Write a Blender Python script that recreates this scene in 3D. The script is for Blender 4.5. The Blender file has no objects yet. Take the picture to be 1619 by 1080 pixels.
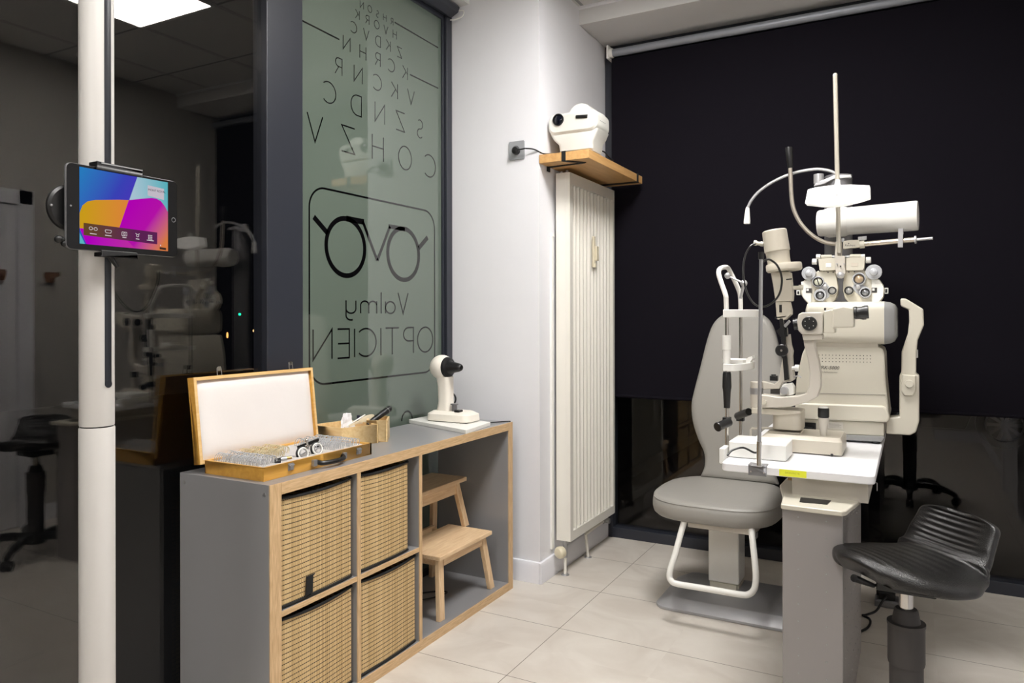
import bpy, bmesh, math, random
from mathutils import Vector, Matrix
random.seed(7)
C = bpy.context.scene.collection
SC = bpy.context.scene
PI = math.pi
# ------------------------------------------------------------------ camera
F_PX, YAW, ROLL, CAM_H, SHIFT = 1167.88, math.radians(28.438), math.radians(0.0969), 1.2542, -38.41
cam_data = bpy.data.cameras.new('camera'); cam = bpy.data.objects.new('camera', cam_data); C.objects.link(cam)
FW = Vector((-math.sin(YAW), math.cos(YAW), 0)); RT = Vector((math.cos(YAW), math.sin(YAW), 0)); UP = Vector((0, 0, 1))
cr, sr = math.cos(ROLL), math.sin(ROLL)
cam_r = RT * cr - UP * sr; cam_u = RT * sr + UP * cr
m = Matrix((cam_r, cam_u, -FW)).transposed().to_4x4(); m.translation = (0, 0, CAM_H)
cam.matrix_world = m
cam_data.sensor_width = 36; cam_data.lens = F_PX / 1619 * 36; cam_data.shift_y = SHIFT / 1619
cam_data.clip_start = 0.02; cam_data.clip_end = 200
SC.camera = cam
# measured rays of the survey photo: a point (x, y) on it, met with a plane of the room
def ray(x, y):
    Y = y - 540 - SHIFT; X = x - 809.5
    a = X * cr - Y * sr; b = X * sr + Y * cr
    return FW + RT * (a / F_PX) - UP * (b / F_PX)
def hit(x, y, ax, v):
    d = ray(x, y); o = Vector((0, 0, CAM_H)); return o + d * ((v - o[ax]) / d[ax])
def W(x, y, Y): return hit(x, y, 1, Y)
def WX(x, y, X): return hit(x, y, 0, X)
def WZ(x, y, Z): return hit(x, y, 2, Z)
# ------------------------------------------------------------------ materials
def lin(c):
    return tuple(((v / 255) / 12.92 if v / 255 <= .04045 else ((v / 255 + .055) / 1.055) ** 2.4) for v in c) + (1,)
def nd(nt, t, **k):
    n = nt.nodes.new(t)
    for a, b in k.items(): setattr(n, a, b)
    return n
def mat(name, col, rough=.5, metal=0, noise=0, nscale=8, bump=0, bscale=60, spec=.5, coat=0, stretch=None, emis=None, estr=0, ior=None):
    M = bpy.data.materials.new(name); M.use_nodes = True; nt = M.node_tree; b = nt.nodes['Principled BSDF']; L = nt.links.new
    c = lin(col)
    b.inputs['Base Color'].default_value = c; b.inputs['Roughness'].default_value = rough; b.inputs['Metallic'].default_value = metal
    b.inputs['Specular IOR Level'].default_value = spec; b.inputs['Coat Weight'].default_value = coat
    if ior: b.inputs['IOR'].default_value = ior
    if emis: b.inputs['Emission Color'].default_value = lin(emis); b.inputs['Emission Strength'].default_value = estr
    tc = nd(nt, 'ShaderNodeTexCoord'); mp = nd(nt, 'ShaderNodeMapping'); L(tc.outputs['Object'], mp.inputs[0])
    if stretch: mp.inputs['Scale'].default_value = stretch
    n = nd(nt, 'ShaderNodeTexNoise'); n.inputs['Scale'].default_value = nscale; n.inputs['Detail'].default_value = 5; L(mp.outputs[0], n.inputs['Vector'])
    a = noise if noise else .02
    mx = nd(nt, 'ShaderNodeMix', data_type='RGBA', blend_type='MIX'); L(n.outputs['Fac'], mx.inputs[0])
    mx.inputs[6].default_value = tuple(max(0, v * (1 - a)) for v in c[:3]) + (1,); mx.inputs[7].default_value = tuple(min(1, v * (1 + a)) for v in c[:3]) + (1,)
    L(mx.outputs[2], b.inputs['Base Color'])
    if bump:
        n2 = nd(nt, 'ShaderNodeTexNoise'); n2.inputs['Scale'].default_value = bscale; n2.inputs['Detail'].default_value = 3; L(mp.outputs[0], n2.inputs['Vector'])
        bp = nd(nt, 'ShaderNodeBump'); bp.inputs['Strength'].default_value = bump; bp.inputs['Distance'].default_value = .002
        L(n2.outputs['Fac'], bp.inputs['Height']); L(bp.outputs[0], b.inputs['Normal'])
    return M
def wood(name, c1, c2, axis='y', rough=.45, scale=14, contrast=1.0):
    M = bpy.data.materials.new(name); M.use_nodes = True; nt = M.node_tree; b = nt.nodes['Principled BSDF']; L = nt.links.new
    tc = nd(nt, 'ShaderNodeTexCoord'); mp = nd(nt, 'ShaderNodeMapping'); L(tc.outputs['Object'], mp.inputs[0])
    s = {'x': (.6, 7, 7), 'y': (7, .6, 7), 'z': (7, 7, .6)}[axis]; mp.inputs['Scale'].default_value = s
    n = nd(nt, 'ShaderNodeTexNoise'); n.inputs['Scale'].default_value = scale; n.inputs['Detail'].default_value = 6; n.inputs['Distortion'].default_value = .6; L(mp.outputs[0], n.inputs['Vector'])
    cr_ = nd(nt, 'ShaderNodeValToRGB'); L(n.outputs['Fac'], cr_.inputs[0])
    cr_.color_ramp.elements[0].position = .5 - .22 / contrast; cr_.color_ramp.elements[1].position = .5 + .22 / contrast
    cr_.color_ramp.elements[0].color = lin(c2); cr_.color_ramp.elements[1].color = lin(c1)
    L(cr_.outputs[0], b.inputs['Base Color']); b.inputs['Roughness'].default_value = rough
    bp = nd(nt, 'ShaderNodeBump'); bp.inputs['Strength'].default_value = .15; bp.inputs['Distance'].default_value = .001
    L(n.outputs['Fac'], bp.inputs['Height']); L(bp.outputs[0], b.inputs['Normal'])
    return M
M_wall = mat('white_paint', (231, 231, 235), .6, bump=.05, bscale=200)
M_ceil = mat('ceiling_paint', (215, 214, 213), .8, bump=.1, bscale=300)
M_greywall = mat('grey_paint', (186, 182, 175), .7, noise=.05, bump=.05, bscale=150)
M_darkwall = mat('charcoal_paint', (88, 88, 90), .7, noise=.05)
M_base = mat('baseboard_gloss', (232, 232, 238), .3)
M_frame = mat('anthracite_frame', (42, 45, 54), .35, noise=.04)
M_frame2 = mat('black_frame', (24, 26, 31), .4)
M_kal = mat('grey_laminate', (138, 138, 140), .3, noise=.03, spec=.8)
M_edge = None
M_beige = mat('instrument_beige', (197, 191, 180), .38, noise=.02)
M_cream = mat('instrument_cream', (204, 199, 184), .33, noise=.02)
M_white = mat('instrument_white', (238, 237, 232), .3)
M_putty = mat('instrument_putty', (196, 189, 174), .42, noise=.05, nscale=30)
M_tabletop = mat('white_laminate', (236, 236, 238), .28)
M_kerat = mat('ivory_plastic', (235, 229, 218), .35)
M_rad = mat('radiator_enamel', (232, 229, 220), .32)
M_radcream = mat('aged_plastic', (214, 205, 180), .4)
M_black = mat('black_plastic', (20, 20, 21), .38)
M_blackm = mat('black_matte', (16, 16, 17), .7)
M_rubber = mat('telescopic_cover', (58, 55, 54), .62, noise=.12, nscale=20)
M_chrome = mat('chrome', (205, 202, 198), .16, 1)
M_steel = mat('brushed_steel', (176, 176, 178), .36, .75)
M_alu = mat('grey_metal', (135, 134, 137), .4, .55, noise=.03)
M_satin = mat('satin_silver', (190, 190, 192), .35, .6)
M_unit = mat('unit_grey_lacquer', (148, 144, 143), .36, .1, noise=.03)
M_leather = mat('grey_leatherette', (150, 147, 141), .42, noise=.02, bump=.12, bscale=500)
M_grey = mat('slate_grey_plastic', (138, 138, 137), .4)
M_blind = mat('black_blind_fabric', (24, 22, 28), .95, noise=.06, nscale=3, bump=.1, bscale=900, spec=.05)
M_brass = mat('brass', (170, 140, 90), .3, 1)
M_yellow = mat('yellow_label', (236, 240, 60), .5)
M_red = mat('brown_hook', (120, 84, 60), .5)
M_text = mat('ink', (62, 60, 58), .6)
M_textg = mat('grey_ink', (140, 136, 128), .6)
M_ytext = mat('olive_ink', (176, 180, 50), .6)
M_lensblack = mat('lens_glass', (8, 11, 24), .08, spec=.5)
M_ledf = mat('led_frame', (235, 235, 232), .4)
M_lens = mat('trial_lens_rim_silver', (214, 216, 218), .25, .5)
M_lens2 = mat('trial_lens_rim_gold', (222, 208, 172), .28, .45)
M_bone = mat('tongue_white', (236, 226, 200), .5)
M_paper = mat('white_tissue', (240, 241, 245), .8, noise=.04, nscale=60)
M_pole = mat('pole_white', (203, 200, 196), .38)
M_slot = mat('slot_black', (28, 31, 38), .35)
M_glassk = mat('glass_edge', (60, 72, 68), .2)
M_case = wood('honey_varnished_wood', (224, 172, 84), (203, 148, 62), 'y', .28, 8)
M_casein = wood('pale_case_wood', (238, 204, 150), (222, 182, 118), 'y', .35, 8)
M_bamboo = wood('bamboo', (240, 212, 162), (220, 184, 126), 'x', .4, 10)
M_oak = wood('oak_edge', (222, 190, 148), (188, 154, 112), 'y', .5, 30)
M_oakz = wood('oak_edge_upright', (222, 190, 148), (188, 154, 112), 'z', .5, 30)
M_aspen = wood('light_step_wood', (238, 210, 172), (214, 178, 136), 'y', .5, 16)
M_aspenz = wood('light_leg_wood', (236, 208, 170), (214, 178, 136), 'z', .5, 16)
M_shelf = wood('honey_shelf_wood', (218, 174, 116), (196, 148, 92), 'y', .38, 8)
# padding: white quilted satin
M_pad = mat('white_satin_padding', (234, 229, 226), .55, noise=.02, bump=.5, bscale=14)
M_velvet = mat('grey_lens_tray', (196, 192, 190), .85, noise=.06, nscale=40)
def emat(name, col, s):
    M = bpy.data.materials.new(name); M.use_nodes = True; nt = M.node_tree; nt.nodes.clear()
    e = nd(nt, 'ShaderNodeEmission'); o = nd(nt, 'ShaderNodeOutputMaterial'); e.inputs[0].default_value = lin(col); e.inputs[1].default_value = s
    nt.links.new(e.outputs[0], o.inputs[0]); return M
def egrad(name, c1, c2, d, p0, s=1.0, c3=None):
    """screen glow running from c1 to c2 along direction d (object space)"""
    M = bpy.data.materials.new(name); M.use_nodes = True; nt = M.node_tree; nt.nodes.clear(); L = nt.links.new
    e = nd(nt, 'ShaderNodeEmission'); o = nd(nt, 'ShaderNodeOutputMaterial'); e.inputs[1].default_value = s; L(e.outputs[0], o.inputs[0])
    tc = nd(nt, 'ShaderNodeTexCoord'); v = nd(nt, 'ShaderNodeVectorMath', operation='SUBTRACT'); L(tc.outputs['Object'], v.inputs[0]); v.inputs[1].default_value = p0
    dt = nd(nt, 'ShaderNodeVectorMath', operation='DOT_PRODUCT'); L(v.outputs[0], dt.inputs[0]); dt.inputs[1].default_value = d
    r = nd(nt, 'ShaderNodeValToRGB'); L(dt.outputs['Value'], r.inputs[0]); r.color_ramp.elements[0].color = lin(c1); r.color_ramp.elements[1].color = lin(c2)
    if c3: q = r.color_ramp.elements.new(.55); q.color = lin(c3)
    L(r.outputs[0], e.inputs[0]); return M
# clear glazing
def glazing(name, tint=1.0, ior=1.5):
    M = bpy.data.materials.new(name); M.use_nodes = True; nt = M.node_tree; nt.nodes.clear(); L = nt.links.new
    g_ = nd(nt, 'ShaderNodeNewGeometry'); dt = nd(nt, 'ShaderNodeVectorMath', operation='DOT_PRODUCT'); L(g_.outputs['Incoming'], dt.inputs[0]); L(g_.outputs['Normal'], dt.inputs[1])
    ab = nd(nt, 'ShaderNodeMath', operation='ABSOLUTE'); L(dt.outputs['Value'], ab.inputs[0])
    om = nd(nt, 'ShaderNodeMath', operation='SUBTRACT'); om.inputs[0].default_value = 1; L(ab.outputs[0], om.inputs[1])
    pw = nd(nt, 'ShaderNodeMath', operation='POWER'); L(om.outputs[0], pw.inputs[0]); pw.inputs[1].default_value = 5
    r0 = ((ior - 1) / (ior + 1)) ** 2
    fr = nd(nt, 'ShaderNodeMath', operation='MULTIPLY_ADD'); L(pw.outputs[0], fr.inputs[0]); fr.inputs[1].default_value = 1 - r0; fr.inputs[2].default_value = r0
    t = nd(nt, 'ShaderNodeBsdfTransparent'); t.inputs[0].default_value = (tint, tint, tint, 1)
    g = nd(nt, 'ShaderNodeBsdfGlossy'); g.inputs['Roughness'].default_value = .0; g.inputs[0].default_value = (1, .97, .93, 1)
    mx = nd(nt, 'ShaderNodeMixShader'); o = nd(nt, 'ShaderNodeOutputMaterial')
    L(fr.outputs[0], mx.inputs[0]); L(t.outputs[0], mx.inputs[1]); L(g.outputs[0], mx.inputs[2]); L(mx.outputs[0], o.inputs[0]); return M
M_glass = glazing('clear_glass', .97, 1.55)
M_glass2 = glazing('window_glass', .85, 1.38)
M_film = mat('frosted_green_film', (96, 107, 98), .0, spec=.5, noise=.03, nscale=2, ior=1.75)
M_decal = mat('black_vinyl', (8, 8, 9), .0, ior=1.75)
# floor tiles .885 x .4432
def floor_mat():
    M = bpy.data.materials.new('beige_stone_tiles'); M.use_nodes = True; nt = M.node_tree; b = nt.nodes['Principled BSDF']; L = nt.links.new
    g = nd(nt, 'ShaderNodeNewGeometry'); sp = nd(nt, 'ShaderNodeSeparateXYZ'); L(g.outputs['Position'], sp.inputs[0])
    def grid(out, off, size, half):
        a = nd(nt, 'ShaderNodeMath', operation='SUBTRACT'); L(sp.outputs[out], a.inputs[0]); a.inputs[1].default_value = off - size / 2
        w = nd(nt, 'ShaderNodeMath', operation='WRAP'); L(a.outputs[0], w.inputs[0]); w.inputs[1].default_value = size; w.inputs[2].default_value = 0
        s = nd(nt, 'ShaderNodeMath', operation='SUBTRACT'); L(w.outputs[0], s.inputs[0]); s.inputs[1].default_value = size / 2
        q = nd(nt, 'ShaderNodeMath', operation='ABSOLUTE'); L(s.outputs[0], q.inputs[0])
        l = nd(nt, 'ShaderNodeMath', operation='LESS_THAN'); L(q.outputs[0], l.inputs[0]); l.inputs[1].default_value = half
        f = nd(nt, 'ShaderNodeMath', operation='DIVIDE'); L(a.outputs[0], f.inputs[0]); f.inputs[1].default_value = size
        fl = nd(nt, 'ShaderNodeMath', operation='FLOOR'); L(f.outputs[0], fl.inputs[0])
        return l, fl
    lx, ix = grid('X', -1.2504, .885, .0014); ly, iy = grid('Y', 2.7074 - .4432 * 10, .4432, .0014)
    mxl = nd(nt, 'ShaderNodeMath', operation='MAXIMUM'); L(lx.outputs[0], mxl.inputs[0]); L(ly.outputs[0], mxl.inputs[1])
    cb = nd(nt, 'ShaderNodeCombineXYZ'); L(ix.outputs[0], cb.inputs[0]); L(iy.outputs[0], cb.inputs[1])
    wn = nd(nt, 'ShaderNodeTexWhiteNoise', noise_dimensions='3D'); L(cb.outputs[0], wn.inputs['Vector'])
    vs = nd(nt, 'ShaderNodeVectorMath', operation='SCALE'); L(wn.outputs['Color'], vs.inputs[0]); vs.inputs['Scale'].default_value = 30
    va = nd(nt, 'ShaderNodeVectorMath', operation='ADD'); L(g.outputs['Position'], va.inputs[0]); L(vs.outputs[0], va.inputs[1])
    n = nd(nt, 'ShaderNodeTexNoise'); n.inputs['Scale'].default_value = 3.2; n.inputs['Detail'].default_value = 8; n.inputs['Distortion'].default_value = 1.6; L(va.outputs[0], n.inputs['Vector'])
    r = nd(nt, 'ShaderNodeValToRGB'); L(n.outputs['Fac'], r.inputs[0])
    r.color_ramp.elements[0].position = .3; r.color_ramp.elements[0].color = lin((198, 190, 180)); r.color_ramp.elements[1].position = .7; r.color_ramp.elements[1].color = lin((214, 208, 199))
    mx = nd(nt, 'ShaderNodeMix', data_type='RGBA'); L(mxl.outputs[0], mx.inputs[0]); L(r.outputs[0], mx.inputs[6]); mx.inputs[7].default_value = lin((96, 86, 76))
    L(mx.outputs[2], b.inputs['Base Color']); b.inputs['Roughness'].default_value = .34
    n2 = nd(nt, 'ShaderNodeTexNoise'); n2.inputs['Scale'].default_value = 25; n2.inputs['Detail'].default_value = 4; L(g.outputs['Position'], n2.inputs['Vector'])
    mr = nd(nt, 'ShaderNodeMapRange'); L(n2.outputs['Fac'], mr.inputs[0]); mr.inputs[3].default_value = .28; mr.inputs[4].default_value = .5; L(mr.outputs[0], b.inputs['Roughness'])
    bp = nd(nt, 'ShaderNodeBump'); bp.inputs['Strength'].default_value = .4; bp.inputs['Distance'].default_value = .001; bp.invert = True; L(mxl.outputs[0], bp.inputs['Height']); L(bp.outputs[0], b.inputs['Normal'])
    return M
M_floor = floor_mat()
def ceil_mat():
    M = mat('suspended_ceiling_tile', (212, 211, 209), .85); nt = M.node_tree; b = nt.nodes['Principled BSDF']; L = nt.links.new
    g = nd(nt, 'ShaderNodeNewGeometry'); mp = nd(nt, 'ShaderNodeMapping'); L(g.outputs['Position'], mp.inputs[0]); mp.inputs['Location'].default_value = (.92, -2.06, 0)
    br = nd(nt, 'ShaderNodeTexBrick'); br.offset = 0; L(mp.outputs[0], br.inputs['Vector'])
    br.inputs['Scale'].default_value = 1; br.inputs['Brick Width'].default_value = .6; br.inputs['Row Height'].default_value = .6; br.inputs['Mortar Size'].default_value = .009
    br.inputs['Color1'].default_value = lin((214, 213, 210)); br.inputs['Color2'].default_value = lin((206, 205, 202)); br.inputs['Mortar'].default_value = lin((150, 150, 150))
    L(br.outputs['Color'], b.inputs['Base Color']); return M
M_ceiltile = ceil_mat()
def basket_mat():
    M = bpy.data.materials.new('woven_bamboo_matting'); M.use_nodes = True; nt = M.node_tree; b = nt.nodes['Principled BSDF']; L = nt.links.new
    tc = nd(nt, 'ShaderNodeTexCoord'); sp = nd(nt, 'ShaderNodeSeparateXYZ'); L(tc.outputs['Object'], sp.inputs[0])
    n = nd(nt, 'ShaderNodeTexNoise'); n.inputs['Scale'].default_value = 4; L(tc.outputs['Object'], n.inputs['Vector'])
    def mth(op, a, bb=None, c=None):
        k = nd(nt, 'ShaderNodeMath', operation=op)
        for i, v in enumerate((a, bb, c)):
            if v is None: continue
            if isinstance(v, (int, float)): k.inputs[i].default_value = v
            else: L(v, k.inputs[i])
        return k.outputs[0]
    wob = mth('MULTIPLY', n.outputs['Fac'], .010)
    z = mth('ADD', sp.outputs['Z'], wob)
    fz = mth('FRACT', mth('DIVIDE', z, .0147))
    yy = mth('ADD', sp.outputs['Y'], mth('MULTIPLY', sp.outputs['X'], 1.0))
    fy = mth('FRACT', mth('DIVIDE', yy, .0042))
    line = mth('LESS_THAN', fz, .2)
    dash = mth('GREATER_THAN', mth('FRACT', mth('DIVIDE', yy, .0084)), .18)
    thread = mth('MULTIPLY', line, dash)
    wn = nd(nt, 'ShaderNodeTexWhiteNoise', noise_dimensions='2D'); cb = nd(nt, 'ShaderNodeCombineXYZ')
    L(mth('FLOOR', mth('DIVIDE', yy, .0042)), cb.inputs[0]); L(cb.outputs[0], wn.inputs[0])
    r = nd(nt, 'ShaderNodeValToRGB'); L(wn.outputs['Value'], r.inputs[0]); r.color_ramp.elements[0].color = lin((190, 158, 108)); r.color_ramp.elements[1].color = lin((222, 194, 144))
    gap = mth('LESS_THAN', fy, .13)
    mx0 = nd(nt, 'ShaderNodeMix', data_type='RGBA'); L(mth('MULTIPLY', gap, .55), mx0.inputs[0]); L(r.outputs[0], mx0.inputs[6]); mx0.inputs[7].default_value = lin((96, 70, 42))
    mx = nd(nt, 'ShaderNodeMix', data_type='RGBA'); L(mth('MULTIPLY', thread, .97), mx.inputs[0]); L(mx0.outputs[2], mx.inputs[6]); mx.inputs[7].default_value = lin((44, 30, 18))
    L(mx.outputs[2], b.inputs['Base Color']); b.inputs['Roughness'].default_value = .6
    h = mth('SINE', mth('MULTIPLY', fy, PI))
    bp = nd(nt, 'ShaderNodeBump'); bp.inputs['Strength'].default_value = .35; bp.inputs['Distance'].default_value = .001; L(h, bp.inputs['Height']); L(bp.outputs[0], b.inputs['Normal'])
    return M
M_basket = basket_mat()
def stool_mat():
    M = mat('black_moulded_foam', (13, 12, 12), .30, spec=.6, bump=.0); nt = M.node_tree; b = nt.nodes['Principled BSDF']; L = nt.links.new
    tc = nd(nt, 'ShaderNodeTexCoord'); v = nd(nt, 'ShaderNodeTexVoronoi'); v.inputs['Scale'].default_value = 420; L(tc.outputs['Object'], v.inputs['Vector'])
    bp = nd(nt, 'ShaderNodeBump'); bp.inputs['Strength'].default_value = .55; bp.inputs['Distance'].default_value = .0012; L(v.outputs['Distance'], bp.inputs['Height']); L(bp.outputs[0], b.inputs['Normal'])
    return M
M_stool = stool_mat()
# ------------------------------------------------------------------ builders
WLOC = {}
class MB:
    def __init__(s): s.bm = bmesh.new(); s.mi = 0
    def _f(s, vs):
        try: f = s.bm.faces.new(vs); f.material_index = s.mi; return f
        except ValueError: return None
    def box(s, x0, x1, y0, y1, z0, z1, M=None):
        c = [Vector((x, y, z)) for z in (z0, z1) for x, y in ((x0, y0), (x1, y0), (x1, y1), (x0, y1))]
        if M: c = [M @ p for p in c]
        v = [s.bm.verts.new(p) for p in c]
        for q in ((3, 2, 1, 0), (4, 5, 6, 7), (0, 1, 5, 4), (1, 2, 6, 5), (2, 3, 7, 6), (3, 0, 4, 7)): s._f([v[i] for i in q])
        return s
    def prism(s, pts, vec, top_scale=None):
        vec = Vector(vec); a = [s.bm.verts.new(Vector(p)) for p in pts]
        if top_scale:
            c = sum((Vector(p) for p in pts), Vector()) / len(pts)
            b = [s.bm.verts.new(c + (Vector(p) - c) * top_scale + vec) for p in pts]
        else: b = [s.bm.verts.new(Vector(p) + vec) for p in pts]
        n = len(pts); s._f(a[::-1]); s._f(b)
        for i in range(n): s._f([a[i], a[(i + 1) % n], b[(i + 1) % n], b[i]])
        return s
    def loft(s, rings, cap=True, closed=True):
        R = [[s.bm.verts.new(Vector(p)) for p in r] for r in rings]; n = len(R[0])
        for a, b in zip(R, R[1:]):
            for i in range(n if closed else n - 1): s._f([a[i], a[(i + 1) % n], b[(i + 1) % n], b[i]])
        if cap: s._f(R[0][::-1]); s._f(R[-1])
        return s
    def tube(s, pts, r, n=12, cap=True, close=False):
        pts = [Vector(p) for p in pts]; rr = r if isinstance(r, (list, tuple)) else [r] * len(pts)
        T = []
        for i in range(len(pts)):
            a = pts[max(0, i - 1)]; b = pts[min(len(pts) - 1, i + 1)]
            if close: a = pts[i - 1]; b = pts[(i + 1) % len(pts)]
            T.append((b - a).normalized())
        u = T[0].orthogonal().normalized(); rings = []
        for i, p in enumerate(pts):
            u = (u - T[i] * u.dot(T[i])); u = u.normalized() if u.length > 1e-6 else T[i].orthogonal().normalized()
            w = T[i].cross(u)
            rings.append([p + (u * math.cos(2 * PI * k / n) + w * math.sin(2 * PI * k / n)) * rr[i] for k in range(n)])
        if close: rings.append(rings[0])
        s.loft(rings, cap and not close)
        return s
    def cyl(s, p0, p1, r0, r1=None, n=28):
        r1 = r0 if r1 is None else r1; return s.tube([p0, p1], [r0, r1], n)
    def lathe(s, prof, c, ax=(0, 0, 1), n=32):
        """prof: (radius, height along ax)"""
        ax = Vector(ax).normalized(); u = ax.orthogonal().normalized(); w = ax.cross(u); c = Vector(c)
        s.loft([[c + ax * h + (u * math.cos(2 * PI * k / n) + w * math.sin(2 * PI * k / n)) * max(r, 1e-4) for k in range(n)] for r, h in prof])
        return s
    def ball(s, c, r, sc=(1, 1, 1), n=24):
        c = Vector(c); rings = []
        for i in range(n // 2 + 1):
            t = -PI / 2 + PI * i / (n // 2); q = max(math.cos(t), 1e-3)
            rings.append([c + Vector((r * q * math.cos(2 * PI * k / n) * sc[0], r * q * math.sin(2 * PI * k / n) * sc[1], r * math.sin(t) * sc[2])) for k in range(n)])
        s.loft(rings); return s
    def torus(s, c, R, r, ax=(0, 0, 1), n=36, m=10):
        ax = Vector(ax).normalized(); u = ax.orthogonal().normalized(); w = ax.cross(u); c = Vector(c)
        s.tube([c + (u * math.cos(2 * PI * k / n) + w * math.sin(2 * PI * k / n)) * R for k in range(n)], r, m, close=True); return s
    def done(s, name, material, parent=None, bevel=0, seg=3, sub=0, flat=False, world=True, angle=32, **props):
        bmesh.ops.remove_doubles(s.bm, verts=s.bm.verts, dist=1e-6); bmesh.ops.recalc_face_normals(s.bm, faces=s.bm.faces)
        for f in s.bm.faces: f.smooth = not flat
        lim = math.radians(angle)
        for e in s.bm.edges:
            if len(e.link_faces) == 2 and e.calc_face_angle(0) > lim: e.smooth = False
        me = bpy.data.meshes.new(name); 
        o = bpy.data.objects.new(name, me)
        if parent is not None:
            base = WLOC.get(parent.name, Vector()) if world else Vector()
            s.bm.transform(Matrix.Translation(-base)); WLOC[o.name] = WLOC.get(parent.name, Vector())
            o.parent = parent
        else:
            xs = [v.co for v in s.bm.verts]
            lo = Vector([min(p[i] for p in xs) for i in range(3)]); hi = Vector([max(p[i] for p in xs) for i in range(3)])
            c = Vector(((lo.x + hi.x) / 2, (lo.y + hi.y) / 2, lo.z)); s.bm.transform(Matrix.Translation(-c)); o.location = c; WLOC[o.name] = c
        s.bm.to_mesh(me); s.bm.free()
        for mm in (material if isinstance(material, (list, tuple)) else [material]): me.materials.append(mm)
        C.objects.link(o)
        if bevel:
            b = o.modifiers.new('bevel', 'BEVEL'); b.width = bevel; b.segments = seg; b.limit_method = 'ANGLE'; b.angle_limit = math.radians(angle); b.harden_normals = True
        if sub:
            q = o.modifiers.new('subsurf', 'SUBSURF'); q.levels = sub; q.render_levels = sub
        for k, v in props.items(): o[k] = v
        return o
def thing(name, label, cat, loc=(0, 0, 0), rot=0, group=None):
    o = bpy.data.objects.new(name, None); C.objects.link(o); o.empty_display_size = .05
    o.location = loc; o.rotation_euler = (0, 0, rot); WLOC[o.name] = Vector(loc)
    o['label'] = label; o['category'] = cat
    if group: o['group'] = group
    return o
def tag(o, label, cat, group=None):
    o['label'] = label; o['category'] = cat
    if group: o['group'] = group
    return o
def struct(o): o['kind'] = 'structure'; return o
def dup(o, parent=None):
    c = o.copy(); C.objects.link(c)
    if parent is not None: c.parent = parent
    for ch in list(o.children): dup(ch, c)
    return c
def spline(pts, n=8):
    P = [Vector(p) for p in pts]; P = [P[0] * 2 - P[1]] + P + [P[-1] * 2 - P[-2]]; out = []
    for i in range(1, len(P) - 2):
        for k in range(n):
            t = k / n; a, b, c, d = P[i - 1:i + 3]
            out.append(.5 * ((2 * b) + (c - a) * t + (2 * a - 5 * b + 4 * c - d) * t * t + (3 * b - a - 3 * c + d) * t ** 3))
    out.append(P[-2]); return out
def rrect(a0, a1, b0, b1, r, n=6):
    out = []
    for cx, cy, s0 in ((a1 - r, b1 - r, 0), (a0 + r, b1 - r, 90), (a0 + r, b0 + r, 180), (a1 - r, b0 + r, 270)):
        for k in range(n + 1):
            t = math.radians(s0 + 90 * k / n); out.append((cx + r * math.cos(t), cy + r * math.sin(t)))
    return out
def pxp(mb, pix, Y, depth, sub=1):
    """prism from an outline measured on plane Y, given its real thickness away from the viewer"""
    mb.prism([W(x, y, Y) for x, y in pix], (0, depth, 0)); return mb
def PB(x0, x1, y0, y1, Y, depth):
    """box whose near face, measured on plane Y, is x0..x1 / y0..y1"""
    a = W(x0, (y0 + y1) / 2, Y); b = W(x1, (y0 + y1) / 2, Y); xm = (x0 + x1) / 2; t = W(xm, y0, Y); u = W(xm, y1, Y)
    return (a.x, b.x, Y, Y + depth, u.z, t.z)
def text_mesh(body, size, mats, parent, name, M, extr=.0004, shear=0, mat_=None, align='LEFT', **props):
    cu = bpy.data.curves.new('txt', 'FONT'); cu.body = body; cu.size = size; cu.extrude = extr; cu.shear = shear; cu.align_x = align; cu.resolution_u = 3
    t = bpy.data.objects.new('txt', cu); C.objects.link(t); bpy.context.view_layer.update()
    me = bpy.data.meshes.new_from_object(t.evaluated_get(bpy.context.evaluated_depsgraph_get())); bpy.data.objects.remove(t); bpy.data.curves.remove(cu)
    me.transform(M); me.transform(Matrix.Translation(-WLOC.get(parent.name, Vector()))); me.name = name
    me.materials.clear(); me.materials.append(mat_)
    o = bpy.data.objects.new(name, me); C.objects.link(o); o.parent = parent
    for k, v in props.items(): o[k] = v
    return o
# ------------------------------------------------------------------ the room
XG, YB, XR, YF, ZC = -2.05, 4.0, .62, -.62, 2.89
CX, CY = -1.5431, 3.1225; YSH = -4.3   # the shop goes on behind the viewer
def S(name, m_, *boxes, bevel=0, parent=None):
    mb = MB()
    for b in boxes: mb.box(*b)
    o = mb.done(name, m_, parent, bevel=bevel)
    if parent is None: struct(o)
    return o
S('floor', M_floor, (-2.2, XR + .1, YSH - .1, YB + .1, -.05, 0))
S('ceiling', M_ceiltile, (-2.2, XR + .1, YSH - .1, YB + .1, ZC, ZC + .06))
S('trim_1', M_ceil, (CX, XR, 3.603, YB - .002, 2.797, ZC))                 # boxed beam over the window
S('trim_2', M_ceil, (-2.2, -1.929, YSH, CY, 2.806, ZC))                     # dropped strip over the glazed wall
S('trim_3', M_wall, (CX + .0, XR, 3.585, 3.603, ZC - .012, ZC - .001))
S('wall_left', M_wall, (-2.2, CX, CY, YB + .1, 0, ZC))
S('wall_right', M_greywall, (XR, XR + .1, YF, YB + .1, 0, ZC))
S('wall_front', M_greywall, (-2.2, .25, YSH - .1, YSH, 0, ZC), (.2, XR, YF - .1, YF, 0, ZC), (.2, .3, YSH, YF - .1, 0, ZC))
S('wall_back', M_wall, (CX, XR, YB + .03, YB + .1, 2.74, ZC))
mb = MB(); prof = [(0, 0), (.016, 0), (.016, .083), (.010, .098), (0, .1)]
mb.prism([(-2.05, CY - a, b) for a, b in prof], (CX + .0 - -2.05, 0, 0)); mb.prism([(CX + a, CY - .016, b) for a, b in prof], (0, YB - CY, 0))
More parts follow.
